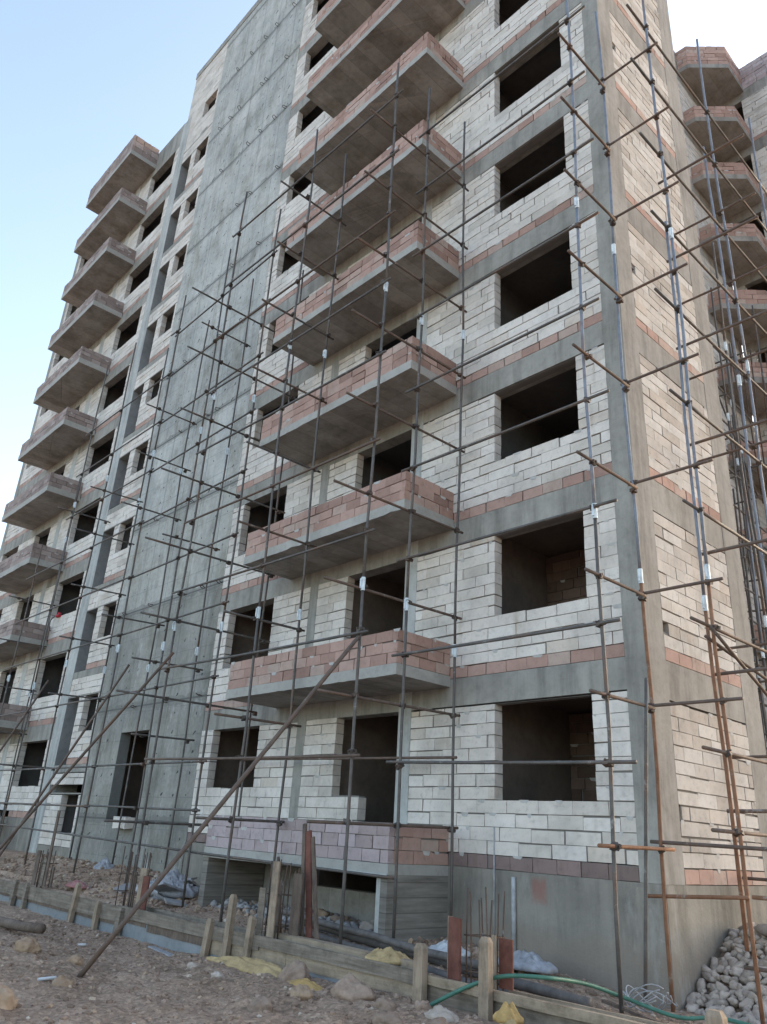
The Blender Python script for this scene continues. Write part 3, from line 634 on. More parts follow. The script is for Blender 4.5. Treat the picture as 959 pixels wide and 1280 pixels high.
# --- return wall of the recess behind the corner, with balconies and drain pipes
rear = thing('apartment_building', (-3.4, 12, -2.4), 'set back wing behind the corner with stacked octagonal balconies and white drain pipes', 'building')
PB2 = plane_map('B', -3.4); PC = plane_map('A', 15.25)
for k in range(NF):
    z = 3.0 * k
    mb = MB(); blocks(mb, PB2, 3.8, 15.2, z - 0.8, z + 1.45, [], seed=910 + k); mb.build('block_wall', [M_AAC, M_MORT, M_SMEAR], rear); mb = MB()
    blocks(mb, PC, -3.38, 2.6, z - 0.8, z + 1.45, [(-3.0, -2.0, z - .9, z + 1.5)], seed=920 + k)
    mb.build('block_wall', [M_AAC, M_MORT, M_SMEAR], rear)
    mb = MB(); mb.box(-3.7, -3.402, 3.75, 15.2, z + 1.452, z + 1.998 if k < 9 else z + 1.458); mb.build('floor_beam', M_CONCW, rear); mb = MB(); mb.box(-3.4, 2.6, 15.252, 15.5, z + 1.452, z + 1.998)
    mb.build('floor_beam', M_CONCW, rear)
    mb = MB(); blocks(mb, PB2, 3.8, 15.2, z - 1.0, z - 0.803, [], L=0.42, seed=930 + k); mb.build('clay_course', [M_CLAY, M_MORT, M_SMEAR], rear); mb = MB(); blocks(mb, PC, -3.38, 2.6, z - 1.0, z - 0.803, [], L=0.42, seed=950 + k)
    mb.build('clay_course', [M_CLAY, M_MORT, M_SMEAR], rear)
    room('door_opening', rear, PC, -3.0, -2.0, z - 0.8, z + 1.45, M_ROOM, below=0.0, side=0.0, depth=2.5)
    if k >= 1:
        mb = MB(); mb.tube([(-3.45, 10.6, z - 0.2), (-3.05, 10.45, z - 0.22)], 0.06); mb.build('drain_pipe', M_WHITE, rear, True)
mb = MB(); mb.box(-3.7, -3.402, 3.75, 15.2, 28.46, 30.2); mb.build('roof_parapet', M_CONCW, rear)
mb = MB(); blocks(mb, PC, -3.38, 2.6, 29.0, 30.25, [], seed=970, L=0.42); mb.build('roof_parapet', [M_CLAYP, M_MORT, M_SMEAR], rear)
mb = MB(); mb.box(-3.7, -3.402, 3.75, 15.3, -2.6, -1.01); mb.box(-3.4, 2.6, 15.251, 15.5, -2.6, -1.01); mb.build('plinth', M_PLINTH, rear)
mb = MB(); mb.box(2.45, 2.6, 15.5, 18.5, -2.6, 30.2); mb.box(-3.4, 2.6, 18.4, 18.6, -2.6, 30.2); mb.build('rear_wall', M_CONC, rear)
POLY = [(-3.4, 12.63), (-2.97, 12.65), (-1.83, 13.76), (-1.85, 15.25)]
for k in range(1, NF + 1):
    zb = 3.0 * k - 1.12; mb = MB()
    pl = POLY + [(-3.4, 15.25)]; n = 5
    vs = [(x, y, zb) for x, y in pl] + [(x, y, zb + 0.22) for x, y in pl]
    mb.add(vs, [tuple(range(n)), tuple(range(n, 2 * n))[::-1]] + [(i, (i + 1) % n, (i + 1) % n + n, i + n) for i in range(n)])
    mb.m[0] = 1
    bal = mb.build('balcony', [M_CONCW, M_SOFFIT], rear)
    mb = MB(); hg = 0.6 if k < NF else 1.05
    for i in range(3):
        a = Vector((*POLY[i], 0)); b_ = Vector((*POLY[i + 1], 0)); d = (b_ - a); L_ = d.length; d.normalize(); nrm = Vector((-d.y, d.x, 0))
        pm = lambda u, dd, z, a=a, d=d, nrm=nrm: tuple(a + d * u + nrm * (dd + 0.01) + Vector((0, 0, z)))
        blocks(mb, pm, 0.0 if i else 0.01, L_ - (0.0 if i < 2 else 0.02), zb + 0.222, zb + 0.222 + hg, [], L=0.42, ch=hg / (3 if k < NF else 5), depth=0.12, seed=1000 + 10 * k + i)
    mb.build('parapet', [M_CLAY, M_MORT, M_SMEAR], bal)

# ------------------------------------------------------------------ scaffold
TR = 0.0245
SC = thing('scaffold', (0, -1.5, -2.3), 'tall scaffold of thin steel tubes standing along the front and corner of the block', 'scaffold')
couplers = []
def coup(p): couplers.append(Vector(p))
def standard(x, y, zt, zb=None, s1=None, s2=None, lower=M_TUBE, upper=M_TUBE, tilt=(0, 0), root=None, r=TR):
    root = root or SC
    zb = ground_z(x, y) - 0.05 if zb is None else zb
    s1 = 3.3 + rnd.uniform(-.35, .35) if s1 is None else s1; s2 = 9.3 + rnd.uniform(-.4, .4) if s2 is None else s2
    f = lambda z: (x + tilt[0] * (z - zb) / 17 + 0.022 * math.sin(z * 0.6 + x * 3) + 0.008 * math.sin(z * 1.9 + x), y + tilt[1] * (z - zb) / 17 + 0.02 * math.cos(z * 0.5 + x) + 0.008 * math.sin(z * 1.6 + 2 * x), z)
    mb = MB(); cuts = [zb] + [s for s in (s1, s2) if zb + .3 < s < zt - .3] + [zt]
    for i, (a, b_) in enumerate(zip(cuts, cuts[1:])):
        n = max(2, int((b_ - a) / 0.9)); mb.tube([f(lerp(a, b_, j / n)) for j in range(n + 1)], r, 9, 0 if i == 0 else 1)
    o = mb.build('standard', [lower, upper], root, True)
    for s in cuts[1:-1]:
        mb = MB(); q = f(s); mb.tube([(q[0], q[1], s - .11), (q[0], q[1], s - .015), (q[0], q[1], s + .015), (q[0], q[1], s + .11)], r + .011, 9)
        mb.box(q[0] - .012, q[0] + .012, q[1] - r - .035, q[1] - r - .005, s - .08, s + .08)
        mb.build('sleeve', M_SLEEVE, o, False)
    return f
def tube(name, a, b_, mat=M_TUBE, root=None, r=TR * 0.95, sag=0.0):
    a = Vector(a); b_ = Vector(b_); n = 6; mb = MB()
    mb.tube([a.lerp(b_, i / n) + Vector((0, 0, -sag * math.sin(math.pi * i / n))) for i in range(n + 1)], r, 9)
    return mb.build(name, mat, root or SC, True)
# standards: (x, y, top)
inner = [(-3.42, -0.30, 15.1), (-9.5, -0.30, 14.2), (-12.32, -0.30, 15.5), (-14.95, -0.30, 15.2), (-17.75, -0.30, 15.4), (-23.8, -0.30, 12.0)]
mid = [(-3.43, -1.50, 15.15), (-6.43, -1.5, 15.4), (-9.25, -1.5, 15.45), (-11.8, -1.5, 15.6), (-14.45, -1.5, 15.3), (-17.75, -1.5, 15.0), (-20.1, -1.5, 15.1), (-22.6, -1.5, 8.5)]
outer = [(-3.42, -2.5, 15.0), (-6.35, -2.5, 15.35), (-9.45, -2.5, 15.5)]
S_IN = {-3.42: (2.4, 9.0), -9.5: (2.7, 20)}
for (x, y, zt) in inner: standard(x, y, zt, s1=S_IN.get(x, (None, None))[0], s2=S_IN.get(x, (None, None))[1])
for (x, y, zt) in mid: standard(x, y, zt, zb=-2.1 if x == -3.43 else None, s1=2.95 if x == -3.43 else (3.25 if x == -6.43 else None), s2=8.7 if x == -3.43 else None)
for (x, y, zt) in outer: standard(x, y, zt, zb=-2.12 if x > -4 else -2.15, s1=3.05 if x == -3.42 else None, s2=8.9 if x == -3.42 else None)
standard(0.18, -1.52, 16.5, zb=-2.25, s1=3.66, s2=9.25, lower=M_TUBE, upper=M_BLUE)
standard(0.13, -0.30, 15.35, zb=-2.35, s1=3.05, s2=9.1, lower=M_RUST, upper=M_BLUE)
# side scaffold round the corner
standard(1.10, -0.20, 17.5, zb=-2.35, s1=2.95, s2=8.9, lower=M_RUST, upper=M_BLUE)
standard(0.98, -0.10, 9.3, zb=-1.62, s1=2.55, s2=20, lower=M_RUST, upper=M_BLUE)
standard(1.06, 2.42, 16.3, zb=-2.3, s1=3.3, s2=7.6, lower=M_BROWN, upper=M_BLUE)
standard(0.98, 2.16, 12.9, zb=-2.3, s1=1.6, s2=7.2, lower=M_BROWN, upper=M_BLUE)
standard(1.08, 5.05, 16.1, zb=-2.3, lower=M_BROWN, upper=M_BLUE)
standard(0.05, 4.35, 12.4, zb=-2.3, lower=M_TUBE, upper=M_TUBE)
tube('prop', (-0.06, -0.6, -2.3), (0.27, -0.6, 1.52), M_TUBE)
# ledgers, front
ZM = [0.34, 2.07, 3.72, 5.44, 7.10, 8.75, 10.36, 12.06, 13.71]
for i, z in enumerate(ZM):
    tube('ledger', (-3.68, -1.56, z + 0.10 * (1 if i == 0 else .4)), (0.47 + rnd.uniform(0, .12), -1.56, z), M_TUBE, sag=.01); coup((-3.43, -1.53, z + .03)); coup((0.18, -1.54, z))
for i, z in enumerate([0.48, 2.30, 3.97, 5.63, 7.40, 9.02, 10.66, 12.28, 13.98]):
    tube('ledger', (-9.72, -2.56, z + .06), (-3.2, -2.56, z - .06), M_TUBE if i % 3 else M_BROWN, sag=.015)
    for x in (-9.45, -6.35, -3.42): coup((x, -2.53, z))
for i, z in enumerate([-0.36, 0.58, 2.32, 3.96, 5.59, 7.22, 8.87, 10.52, 12.2, 13.81]):
    xe = -23.2 if i < 6 else (-20.5 if i < 9 else -14.8)
    if i == 0: xe = -21.2
    tube('ledger', (xe, -1.56, z + .02), (-14.2, -1.56, z), M_TUBE); tube('ledger', (-14.75, -1.44, z + .03), (-9.03, -1.56, z), M_TUBE)
    for x in (-20.1, -17.75, -14.45, -11.8, -9.25):
        if x > xe: coup((x, -1.53, z))
tube('ledger', (-22.5, -1.52, -0.9), (-9.3, -1.5, -1.12), M_TUBE)
tube('ledger', (-9.3, -1.44, -1.13), (-3.5, -1.42, -1.19), M_TUBE)
tube('ledger', (-9.6, -0.36, 0.75), (-3.3, -0.36, 0.62), M_BROWN)
# transoms across the front scaffold
for i, z in enumerate([-0.47, 1.30, 3.0, 4.65, 6.35, 8.05, 9.70, 11.40, 13.10]):
    tube('transom', (-3.48, -3.12 - rnd.uniform(0, .15), z - .03), (-3.48, -0.10, z + .03), M_BROWN)
    for y in (-2.5, -1.5, -0.3): coup((-3.45, y, z))
for i, z in enumerate([-0.52, 1.15, 2.95, 4.72, 6.40, 8.10, 9.8, 11.5, 13.2]):
    tube('transom', (-6.47, -3.05 - rnd.uniform(0, .25), z), (-6.47, -1.22 + rnd.uniform(-.1, .15), z + .03), M_BROWN if i % 2 else M_TUBE)
    for y in (-2.5, -1.5): coup((-6.40, y, z))
for i, z in enumerate([-0.65, 1.72, 3.35, 4.95, 6.62, 8.25, 9.9, 11.55]):
    tube('transom', (-9.38, -3.3 - rnd.uniform(0, .3), z), (-9.38, -0.08 - rnd.uniform(0, .2), z + .04), M_TUBE)
    for y in (-2.5, -1.5, -.3): coup((-9.36, y, z))
for x, zz in ((-12.15, [1.3, 3.0, 4.6, 6.3, 8.0, 9.6, 11.3, 12.9]), (-14.75, [-0.6, 1.2, 2.9, 4.5, 6.2, 7.8, 9.4, 11.1, 12.8]), (-17.75, [1.0, 2.7, 4.3, 6.0, 7.7, 9.3, 11.0]), (-20.2, [0.8, 2.5, 4.1, 5.8, 7.4, 9.1]), (-23.7, [0.9, 1.9, 3.4, 5.0, 6.6])):
    for z in zz:
        if rnd.random() < 0.34: continue
        z += rnd.uniform(-.08, .08)
        tube('transom', (x + rnd.uniform(-.12, .12), -1.8 - rnd.uniform(0, .35), z), (x + rnd.uniform(-.08, .08), -0.15, z + .05), M_TUBE)
        coup((x, -1.5, z)); coup((x, -0.3, z))
for i, z in enumerate([-0.59, 1.15, 2.72, 4.41, 6.20, 7.95, 9.65, 11.33, 12.98]):
    tube('transom', (0.22, -1.86 - rnd.uniform(0, .1), z), (0.22 if i != 0 else .2, -0.36 if i else -.1, z + .01), M_BROWN if i != 0 else M_RUST)
    coup((0.2, -1.52, z)); coup((0.15, -0.33, z))
# side scaffold tubes
for i, z in enumerate([13.32, 11.58, 9.81, 8.08, 6.36, 4.56, 2.80, 1.21]):
    tube('transom', (0.04, -0.27, z), (1.30 + rnd.uniform(0, .1), -0.27, z), M_BROWN); coup((0.13, -.28, z)); coup((1.10, -.23, z))
tube('transom', (-0.02, -0.27, -0.50), (2.9, -0.27, -0.54), M_BROWN); tube('transom', (-0.13, -0.26, -1.14), (1.16, -0.26, -1.05), M_RUST)
tube('transom', (1.2, -0.26, -1.04), (2.7, -0.26, -1.03), M_RUST)
for i, z in enumerate([13.9, 12.40, 10.60, 8.95, 7.28, 5.53, 3.78, 2.08, 0.47, -0.45]):
    tube('ledger', (1.06, -0.85 + rnd.uniform(-.08, .2), z + .1), (1.06, 5.5, z + .12), M_BROWN if z < 3 else M_TUBE); coup((1.08, -.2, z + .1)); coup((1.06, 2.4, z + .1))
for i, z in enumerate([11.2, 9.45, 7.7, 5.95, 4.2, 2.5, 0.8, -0.9]):
    tube('transom', (0.0, 2.30, z), (1.75, 2.30, z), M_BROWN); coup((1.03, 2.35, z))
    tube('transom', (0.9, 0.0, z - .9), (2.4, 0.02, z - .88), M_BROWN)
tube('brace', (1.14, -0.42, 2.12), (1.14, 2.6, 0.9), M_BROWN); tube('brace', (1.0, -0.3, 2.05), (1.35, 2.5, 1.35), M_BROWN)
# raking braces propped on the dirt in front
tube('brace', (-4.62, -5.52, ground_z(-4.62, -5.52) - .02), (-3.40, -2.56, 2.18), M_BROWN, r=0.032)
tube('brace', (-11.9, -5.0, -2.42), (-9.27, -2.55, 2.66), M_BROWN, r=0.03)
tube('brace', (-15.1, -3.5, -2.4), (-13.45, -1.55, 3.05), M_BROWN, r=0.03)
tube('brace', (-20.1, -3.5, -2.4), (-18.95, -1.5, 3.2), M_BROWN, r=0.03)
# couplers: the nearest hundred on their own, the rest in one
couplers.sort(key=lambda p: (p - CAM).length)
cm = MB()
cm.box(-.038, .038, -.038, .038, -.036, .036, 0, .006); cm.tube([(-.06, 0, .02), (.06, 0, .02)], .014, 6); cm.tube([(0, -.065, -.02), (0, .05, -.02)], .012, 6); cm.box(.02, .06, -.06, -.03, -.024, .024)
c0 = None
for p_ in couplers[:98]:
    if c0 is None: c0 = cm.build('coupler', M_COUP, None); c_ = c0
    else: c_ = c0.copy(); COL.objects.link(c_)
    c_.parent = SC; c_.location = p_ - WORIG[SC.name]; c_.rotation_euler = (rnd.uniform(-.4, .4), rnd.uniform(-.4, .4), rnd.choice((0, 1.57, 3.14)) + rnd.uniform(-.3, .3))
mb = MB()
for p_ in couplers[98:]:
    mb.add([Vector(v) + p_ for v in cm.v], cm.f)
tag(mb.build('couplers', M_COUP, SC), kind='stuff')

# second scaffold, in the recess behind the corner
S2 = thing('scaffold', (-1.6, 8.0, -2.3), 'crowded rear scaffold of dark tubes in the recess behind the building corner', 'scaffold')
for (x, y, zt) in [(-1.35, 5.6, 12.6), (-1.2, 6.9, 13.3), (-0.9, 5.9, 9.5), (-2.3, 8.6, 12.2), (-1.7, 8.2, 8.0), (-2.2, 10.9, 13.5), (-1.35, 8.6, 9.0), (-2.7, 11.5, 12.0), (-1.6, 11.2, 15.5), (-2.4, 9.6, 5.5), (-1.0, 7.6, 4.2), (-3.0, 10.2, 9.5), (-0.75, 5.2, 8.2), (-1.55, 7.3, 11.0), (-1.9, 9.0, 10.6), (-1.2, 8.0, 12.4), (-2.0, 9.9, 8.8), (-0.6, 6.4, 7.0), (-1.45, 9.4, 13.0), (-1.0, 6.6, 10.4)]:
    standard(x + rnd.uniform(-.1, .1), y, zt, zb=-2.4, root=S2, upper=M_BLUE if rnd.random() < .35 else M_TUBE, tilt=(rnd.uniform(-.25, .25), rnd.uniform(-.2, .2)))
for z in [-1.2, -0.3, 0.6, 1.5, 2.5, 3.4, 4.3, 5.3, 6.4, 7.3, 8.4, 9.6, 10.6, 11.8]:
    z += rnd.uniform(-.15, .15)
    tube('ledger', (-1.3 + rnd.uniform(-.1, .1), 4.6 + rnd.uniform(0, .5), z), (-1.5, 9.3 + rnd.uniform(-.4, .6), z + rnd.uniform(-.1, .1)), M_TUBE, S2)
    tube('transom', (-3.2, 6.4 + rnd.uniform(-.5, .5), z + .25), (-0.9, 6.4 + rnd.uniform(-.5, .5), z + .3), M_TUBE, S2)
    if rnd.random() < .7: tube('transom', (-3.3, 8.8 + rnd.uniform(-.5, .5), z + .5), (-1.0, 8.8 + rnd.uniform(-.5, .5), z + .5), M_TUBE, S2)
    if rnd.random() < .6: tube('ledger', (-2.4, 7.5, z + .4), (-2.4, 12.0, z + .45), M_TUBE, S2)
for (a, b_) in (((-1.2, 5.2, 3.0), (-1.7, 9.0, 6.5)), ((-1.4, 9.0, 8.0), (-1.4, 6.0, 12.0)), ((-2.2, 8.4, 0.5), (-1.6, 10.9, 4.0))): tube('brace', a, b_, M_TUBE, S2)
mb = MB(); mb.box(-2.95, -2.75, 9.3, 9.5, 6.7, 8.3); mb.build('red_board', M_PINKR, S2)
# starter bars sticking up behind the corner
RB = thing('rebar_bundle', (-2.2, 12.2, 12.9), 'bundle of upright rusty starter bars in front of the octagonal balconies', 'rebar')
for i in range(7):
    x = -2.9 + i * 0.23; mb = MB(); mb.tube([(x, 12.2 + rnd.uniform(-.1, .1), 9.2), (x + rnd.uniform(-.02, .05), 12.2, 12.0), (x + .02 + rnd.uniform(-.05, .15), 12.2, 14.6 + rnd.uniform(-.4, .5))], 0.022, 6); mb.build('bar', M_REBAR, RB, True)

# ------------------------------------------------------------------ boundary beam in its timber formwork
FW = thing('beam_formwork', (-5, -2.95, -2.4), 'long low concrete beam in board formwork with timber stakes in front of the block', 'formwork')
YF, ZT = -2.95, -2.03
mb = MB(); mb.box(-24.0, -1.75, YF + .03, YF + .42, -2.75, ZT - .17); mb.build('concrete_beam', M_SMOOTH, FW)
def plank(x0, x1, y, z0, z1, mat, th=0.035, name='plank', dz=0.0, parent=FW):
    mb = MB(); n = max(3, int((x1 - x0) / 0.25)); top = []; bot = []
    for i in range(n + 1):
        x = lerp(x0, x1, i / n); w = 0.008 * noise.noise(Vector((x * 1.7, z0 * 9, y))); e = 0.012 * noise.noise(Vector((x * 4, z1 * 5, y)))
        zc = dz * i / n
        for (yy, zz) in ((y + w, z0 + zc + e), (y + w, z1 + zc + e * .4), (y + th + w, z1 + zc + e * .4), (y + th + w, z0 + zc + e)): mb.v.append((x, yy, zz))
    for i in range(n):
        for k in range(4): mb.f.append((i * 4 + k, i * 4 + 4 + k, i * 4 + 4 + (k + 1) % 4, i * 4 + (k + 1) % 4)); mb.m.append(0)
    mb.f += [(3, 2, 1, 0), tuple(n * 4 + k for k in range(4))]; mb.m += [0, 0]
    return mb.build(name, mat, parent)
plank(-24.0, -9.0, YF - .01, ZT - .27, ZT - .02, M_PLANK); plank(-9.05, -4.62, YF - .012, ZT - .18, ZT, M_PLANK, dz=.01)
plank(-24.0, -9.0, YF + .01, ZT - .325, ZT - .272, M_DARKW); plank(-9.0, -7.95, YF + .02, ZT - .25, ZT - .185, M_DARKW); plank(-7.9, -4.6, YF + .02, ZT - .30, ZT - .185, M_DARKW)
plank(-4.66, -1.38, YF - .012, ZT - .12, ZT + .02, M_PLANK); plank(-5.95, -4.0, YF + .012, ZT - .36, ZT - .125, M_PALEH)
plank(-4.0, -1.45, YF + .014, ZT - .27, ZT - .125, M_PALEH, dz=.01); plank(-3.2, -1.45, YF + .016, ZT - .50, ZT - .37, M_PALEH, dz=.01)
plank(-4.6, -1.8, YF + .26, ZT - .10, ZT + .045, M_PALEH, th=.15)
plank(-1.42, 3.2, YF - .01, ZT - .09, ZT + .0, M_PALEH, th=.06); plank(-1.42, 3.2, YF + .03, ZT - .30, ZT - .095, M_PLANK); plank(-1.42, 3.2, YF + .05, ZT - .60, ZT - .31, M_DARKW)
plank(-9.0, -4.7, YF + .39, ZT - .16, ZT + .0, M_PLANK); plank(-0.6, 3.2, YF + .46, ZT - .16, ZT - .05, M_PALEH)
mb = MB(); mb.box(-1.7, 3.2, YF + .10, YF + .40, -2.8, ZT - .14); mb.build('concrete_beam', M_PLINTH, FW)
def stake(x, y, z0, z1, w, mat=M_PALE, lean=(0, 0)):
    mb = MB(); mb.beam((x, y, z0), (x + lean[0], y + lean[1], z1 - .05), w, w * .62, 0, Vector((0, 1, 0)))
    mb.beam((x + lean[0], y + lean[1], z1 - .05), (x + lean[0] * 1.02, y + lean[1], z1), w, w * .62, 0, Vector((0, 1, 0)), 0.35)
    return mb.build('stake', mat, FW)
for (x, z1, w, l) in [(-14.0, -1.98, .14, .03), (-13.3, -2.0, .12, .0), (-10.85, -1.80, .13, .12), (-9.75, -2.03, .12, .02), (-8.85, -2.05, .14, .06), (-5.95, -1.92, .12, .08), (-5.36, -1.55, .115, .03), (-4.86, -1.78, .105, .06)]:
    stake(x, YF - .06, -2.75, z1, w, M_PALE if x > -6.5 or x in (-10.85, -9.75) else M_PLANK, (l, .02))
stake(-1.42, YF - .07, -2.75, -1.72, .14, M_PALE); stake(-0.48, YF - .07, -2.75, -1.55, .13, M_PALE); stake(1.96, YF - .07, -2.75, -1.80, .15, M_PALE)
# starter columns in the beam: plywood side, rebars, ties
def starter(x, label, zt, bars, boards, tz):
    S = thing('column_formwork', (x, -2.7, ZT), label, 'column formwork', 'starter columns along the boundary beam')
    for (bx, bw, by, bz0, bz1, mat, ang) in boards:
        mb = MB(); c_, s_ = math.cos(ang), math.sin(ang)
        vs = [(x + bx + u * c_ - v * s_, by + u * s_ + v * c_, z) for u in (0, bw) for v in (0, .025) for z in (bz0, bz1)]
        mb.add(vs, [(0, 1, 3, 2), (4, 6, 7, 5), (0, 4, 5, 1), (2, 3, 7, 6), (0, 2, 6, 4), (1, 5, 7, 3)]); mb.build('panel', mat, S)
    for i, (dx, dy) in enumerate(bars):
        mb = MB(); h = zt + rnd.uniform(-.08, .08)
        mb.tube([(x + dx, -2.7 + dy, -2.2), (x + dx + rnd.uniform(-.01, .01), -2.7 + dy, lerp(-2.2, h, .5)), (x + dx + rnd.uniform(-.03, .03), -2.7 + dy, h)], 0.009, 6); mb.build('bar', M_REBAR, S, True)
    for z in tz:
        xs_ = [b[0] for b in bars]; ys_ = [b[1] for b in bars]; a0, a1, b0, b1 = x + min(xs_) - .01, x + max(xs_) + .01, -2.7 + min(ys_) - .01, -2.7 + max(ys_) + .01
        mb = MB(); mb.tube([(a0, b0, z), (a1, b0, z + .01), (a1, b1, z), (a0, b1, z - .01), (a0, b0, z)], 0.007, 6); mb.build('tie', M_REBAR, S, True)
    return S
BARS = [(0.0, 0), (.09, -.02), (.18, .02), (.30, 0), (0.02, .26), (.12, .27), (.31, .26), (.22, .27)]
starter(-1.02, 'starter column with upright rusty bars between two red brown plywood boards, beside the green hose', -1.17, BARS,
        [(-.26, .27, -2.72, -2.17, -1.44, M_REDPLY, -0.35), (-.275, .05, -2.70, -2.17, -1.44, M_PALE, 1.2), (.46, .16, -2.70, -2.05, -1.58, M_REDPLY, 0.2), (.42, .05, -2.78, -2.05, -1.55, M_PALE, 0.0), (.02, .08, -2.46, -2.15, -1.66, M_PALE, 0)], [-1.6, -1.95])
starter(-4.85, 'starter column with bars and dark old boards, below the middle of the pink porch wall', -1.1, BARS,
        [(-.02, .11, -2.86, -2.1, -1.42, M_PLANK, 0.3), (.10, .16, -2.68, -2.1, -1.30, M_DARKW, 0), (.28, .13, -2.88, -2.1, -1.05, M_PALE, 0.1), (.42, .2, -2.6, -2.1, -1.2, M_DARKW, 0)], [-1.5, -1.9])
starter(-9.35, 'starter column with many bars and a dark red board, under the long raking brace', -1.13, BARS + [(-.3, 0), (-.2, .1), (.45, .05), (-.38, .2), (-.1, .2)],
        [(.62, .20, -2.78, -2.06, -1.40, M_PALE, 0.1), (.80, .18, -2.80, -2.06, -1.52, M_REDPLY, 0.15), (-.05, .2, -2.6, -2.1, -1.5, M_DARKW, 0)], [-1.55, -1.85])
starter(-13.55, 'starter column of dark boards and a tall post, leftmost along the boundary beam', -1.35, BARS[:5],
        [(-.15, .2, -2.78, -2.05, -1.35, M_DARKW, 0), (.08, .2, -2.7, -2.05, -1.5, M_PLANK, 0), (.32, .12, -2.7, -2.05, -0.5, M_DARKW, 0), (.55, .1, -2.65, -2.05, -1.65, M_DARKW, 0)], [-1.6])
# planks leaning by the second starter column
for i, (dx, top, w, mat, lab) in enumerate([(0.0, -0.52, .075, M_DARKW, 'tallest narrow dark plank leaning upright in front of the pale pink porch wall'), (.11, -0.62, .12, M_REDPLY, 'broad reddish plank leaning upright between two narrower planks at the porch'),
                                          (.22, -0.70, .07, M_DARKW, 'narrow brown plank leaning rightmost of the planks at the porch')]):
    mb = MB(); mb.beam((-4.30 + dx * 1.7, -2.45, -2.2), (-4.64 + dx, -2.45 + .14, top), w, .03, 0, Vector((0, 1, 0))); tag(mb.build('plank', mat, loc=(-4.3 + dx, -2.45, -2.2)), lab, 'plank', 'planks leaning at the porch')
mb = MB(); mb.tube([(-5.55, -1.9, -2.15), (-6.0, -1.75, -1.05)], .03); tag(mb.build('short_pole', M_BROWN, None, True, loc=(-5.5, -1.9, -2.15)), 'short steel pole leaning in the opening under the porch', 'pole')
# ------------------------------------------------------------------ loose things on the site
def wpos(x, y): return (x, y, ground_z(x, y))
def curve(pts, n=8):
    pts = [Vector(p) for p in pts]; out = []
    for i in range(len(pts) - 1):
        p0, p1, p2, p3 = pts[max(i - 1, 0)], pts[i], pts[i + 1], pts[min(i + 2, len(pts) - 1)]
        for k in range(n):
            t_ = k / n; out.append(0.5 * ((2 * p1) + (p2 - p0) * t_ + (2 * p0 - 5 * p1 + 4 * p2 - p3) * t_ * t_ + (3 * p1 - p0 - 3 * p2 + p3) * t_ ** 3))
    return out + [pts[-1]]
mb = MB(); mb.tube(curve([(-1.22, -3.2, -2.32), (-1.0, -3.08, -2.18), (-0.70, -2.96, -2.02), (-0.36, -2.86, -1.90), (0.0, -2.6, -1.88), (0.0, -1.9, -1.98), (0.15, -1.4, -2.12), (0.6, -1.1, -2.25), (0.9, -0.75, -2.24), (1.5, -0.8, -2.25), (2.6, -0.7, -2.3)]), 0.021, 8)
tag(mb.build('garden_hose', M_HOSE, None, True, loc=(-1.2, -3.2, -2.3)), 'green hose arching over the formwork and along the wall foot', 'hose')
for (a, b_, r, lab) in (((-6.3, -1.62, -2.02), (0.1, -2.22, -2.24), .055, 'long black pipe lying nearest the formwork beam'), ((-5.6, -1.40, -1.98), (0.02, -1.88, -2.17), .06, 'long black pipe lying between two others at the wall foot'), ((-6.0, -1.52, -1.87), (-1.35, -1.92, -2.02), .05, 'black pipe lying on top of the two other pipes')):
    mb = MB(); n = 8; mb.tube([Vector(a).lerp(Vector(b_), i / n) + Vector((0, 0, .012 * math.sin(i * 1.9))) for i in range(n + 1)], r, 12)
    tag(mb.build('pipe', M_PIPE, None, True, loc=a), lab, 'pipe', 'black pipes lying along the porch')
# crumpled sheets and sacks
def crumple(name, c, sx, sy, h, mat, label, cat, seed, group=None, rough=0.5):
    mb = MB(); n = 34
    for j in range(n + 1):
        for i in range(n + 1):
            u, v = i / n * 2 - 1, j / n * 2 - 1; rr_ = math.hypot(u, v)
            ang = math.atan2(v, u); edge = 1 + 0.25 * noise.noise(Vector((math.cos(ang) * 1.5, math.sin(ang) * 1.5, seed)))
            k = max(abs(u), abs(v)); sc_ = k / max(rr_, 1e-6) if rr_ > 0 else 1
            x = c[0] + u * sc_ * sx * edge * 0.9; y = c[1] + v * sc_ * sy * edge * 0.9
            f = Vector((u * 2.2, v * 2.2, seed)); wv = Vector((noise.noise(f * 1.3), noise.noise(f * 1.3 + Vector((9, 2, 4))), 0)) * 0.6
            rid = lambda q: 1 - 2 * abs(noise.noise(q))
            hh = max(0.0, 1 - k ** 1.6) * (0.30 + 0.55 * abs(noise.noise(f * 0.75))) + rough * (0.42 * rid(f + wv) + 0.22 * rid(f * 2.1 + wv * 2) + 0.12 * rid(f * 4.5 + wv * 3)) * (1 - 0.7 * k) + 0.02
            mb.v.append((x, y, ground_z(x, y) * 0.0 + c[2] + h * hh - 0.02 * k))
    for j in range(n):
        for i in range(n):
            a = j * (n + 1) + i; mb.f.append((a, a + 1, a + n + 2, a + n + 1)); mb.m.append(0)
    # closed underside
    o = len(mb.v); mb.v += [(x, y, c[2] - 0.04) for (x, y, z) in mb.v[:]]
    for j in range(n):
        for i in range(n):
            a = o + j * (n + 1) + i; mb.f.append((a, a + n + 1, a + n + 2, a + 1)); mb.m.append(0)
    rim = [i for i in range(n + 1)] + [(j + 1) * (n + 1) - 1 for j in range(1, n + 1)] + [n * (n + 1) + i for i in range(n - 1, -1, -1)] + [j * (n + 1) for j in range(n - 1, 0, -1)]
    for a, b_ in zip(rim, rim[1:] + rim[:1]): mb.f.append((a, o + a, o + b_, b_)); mb.m.append(0)
    return tag(mb.build(name, mat, None, True, loc=c), label, cat, group)
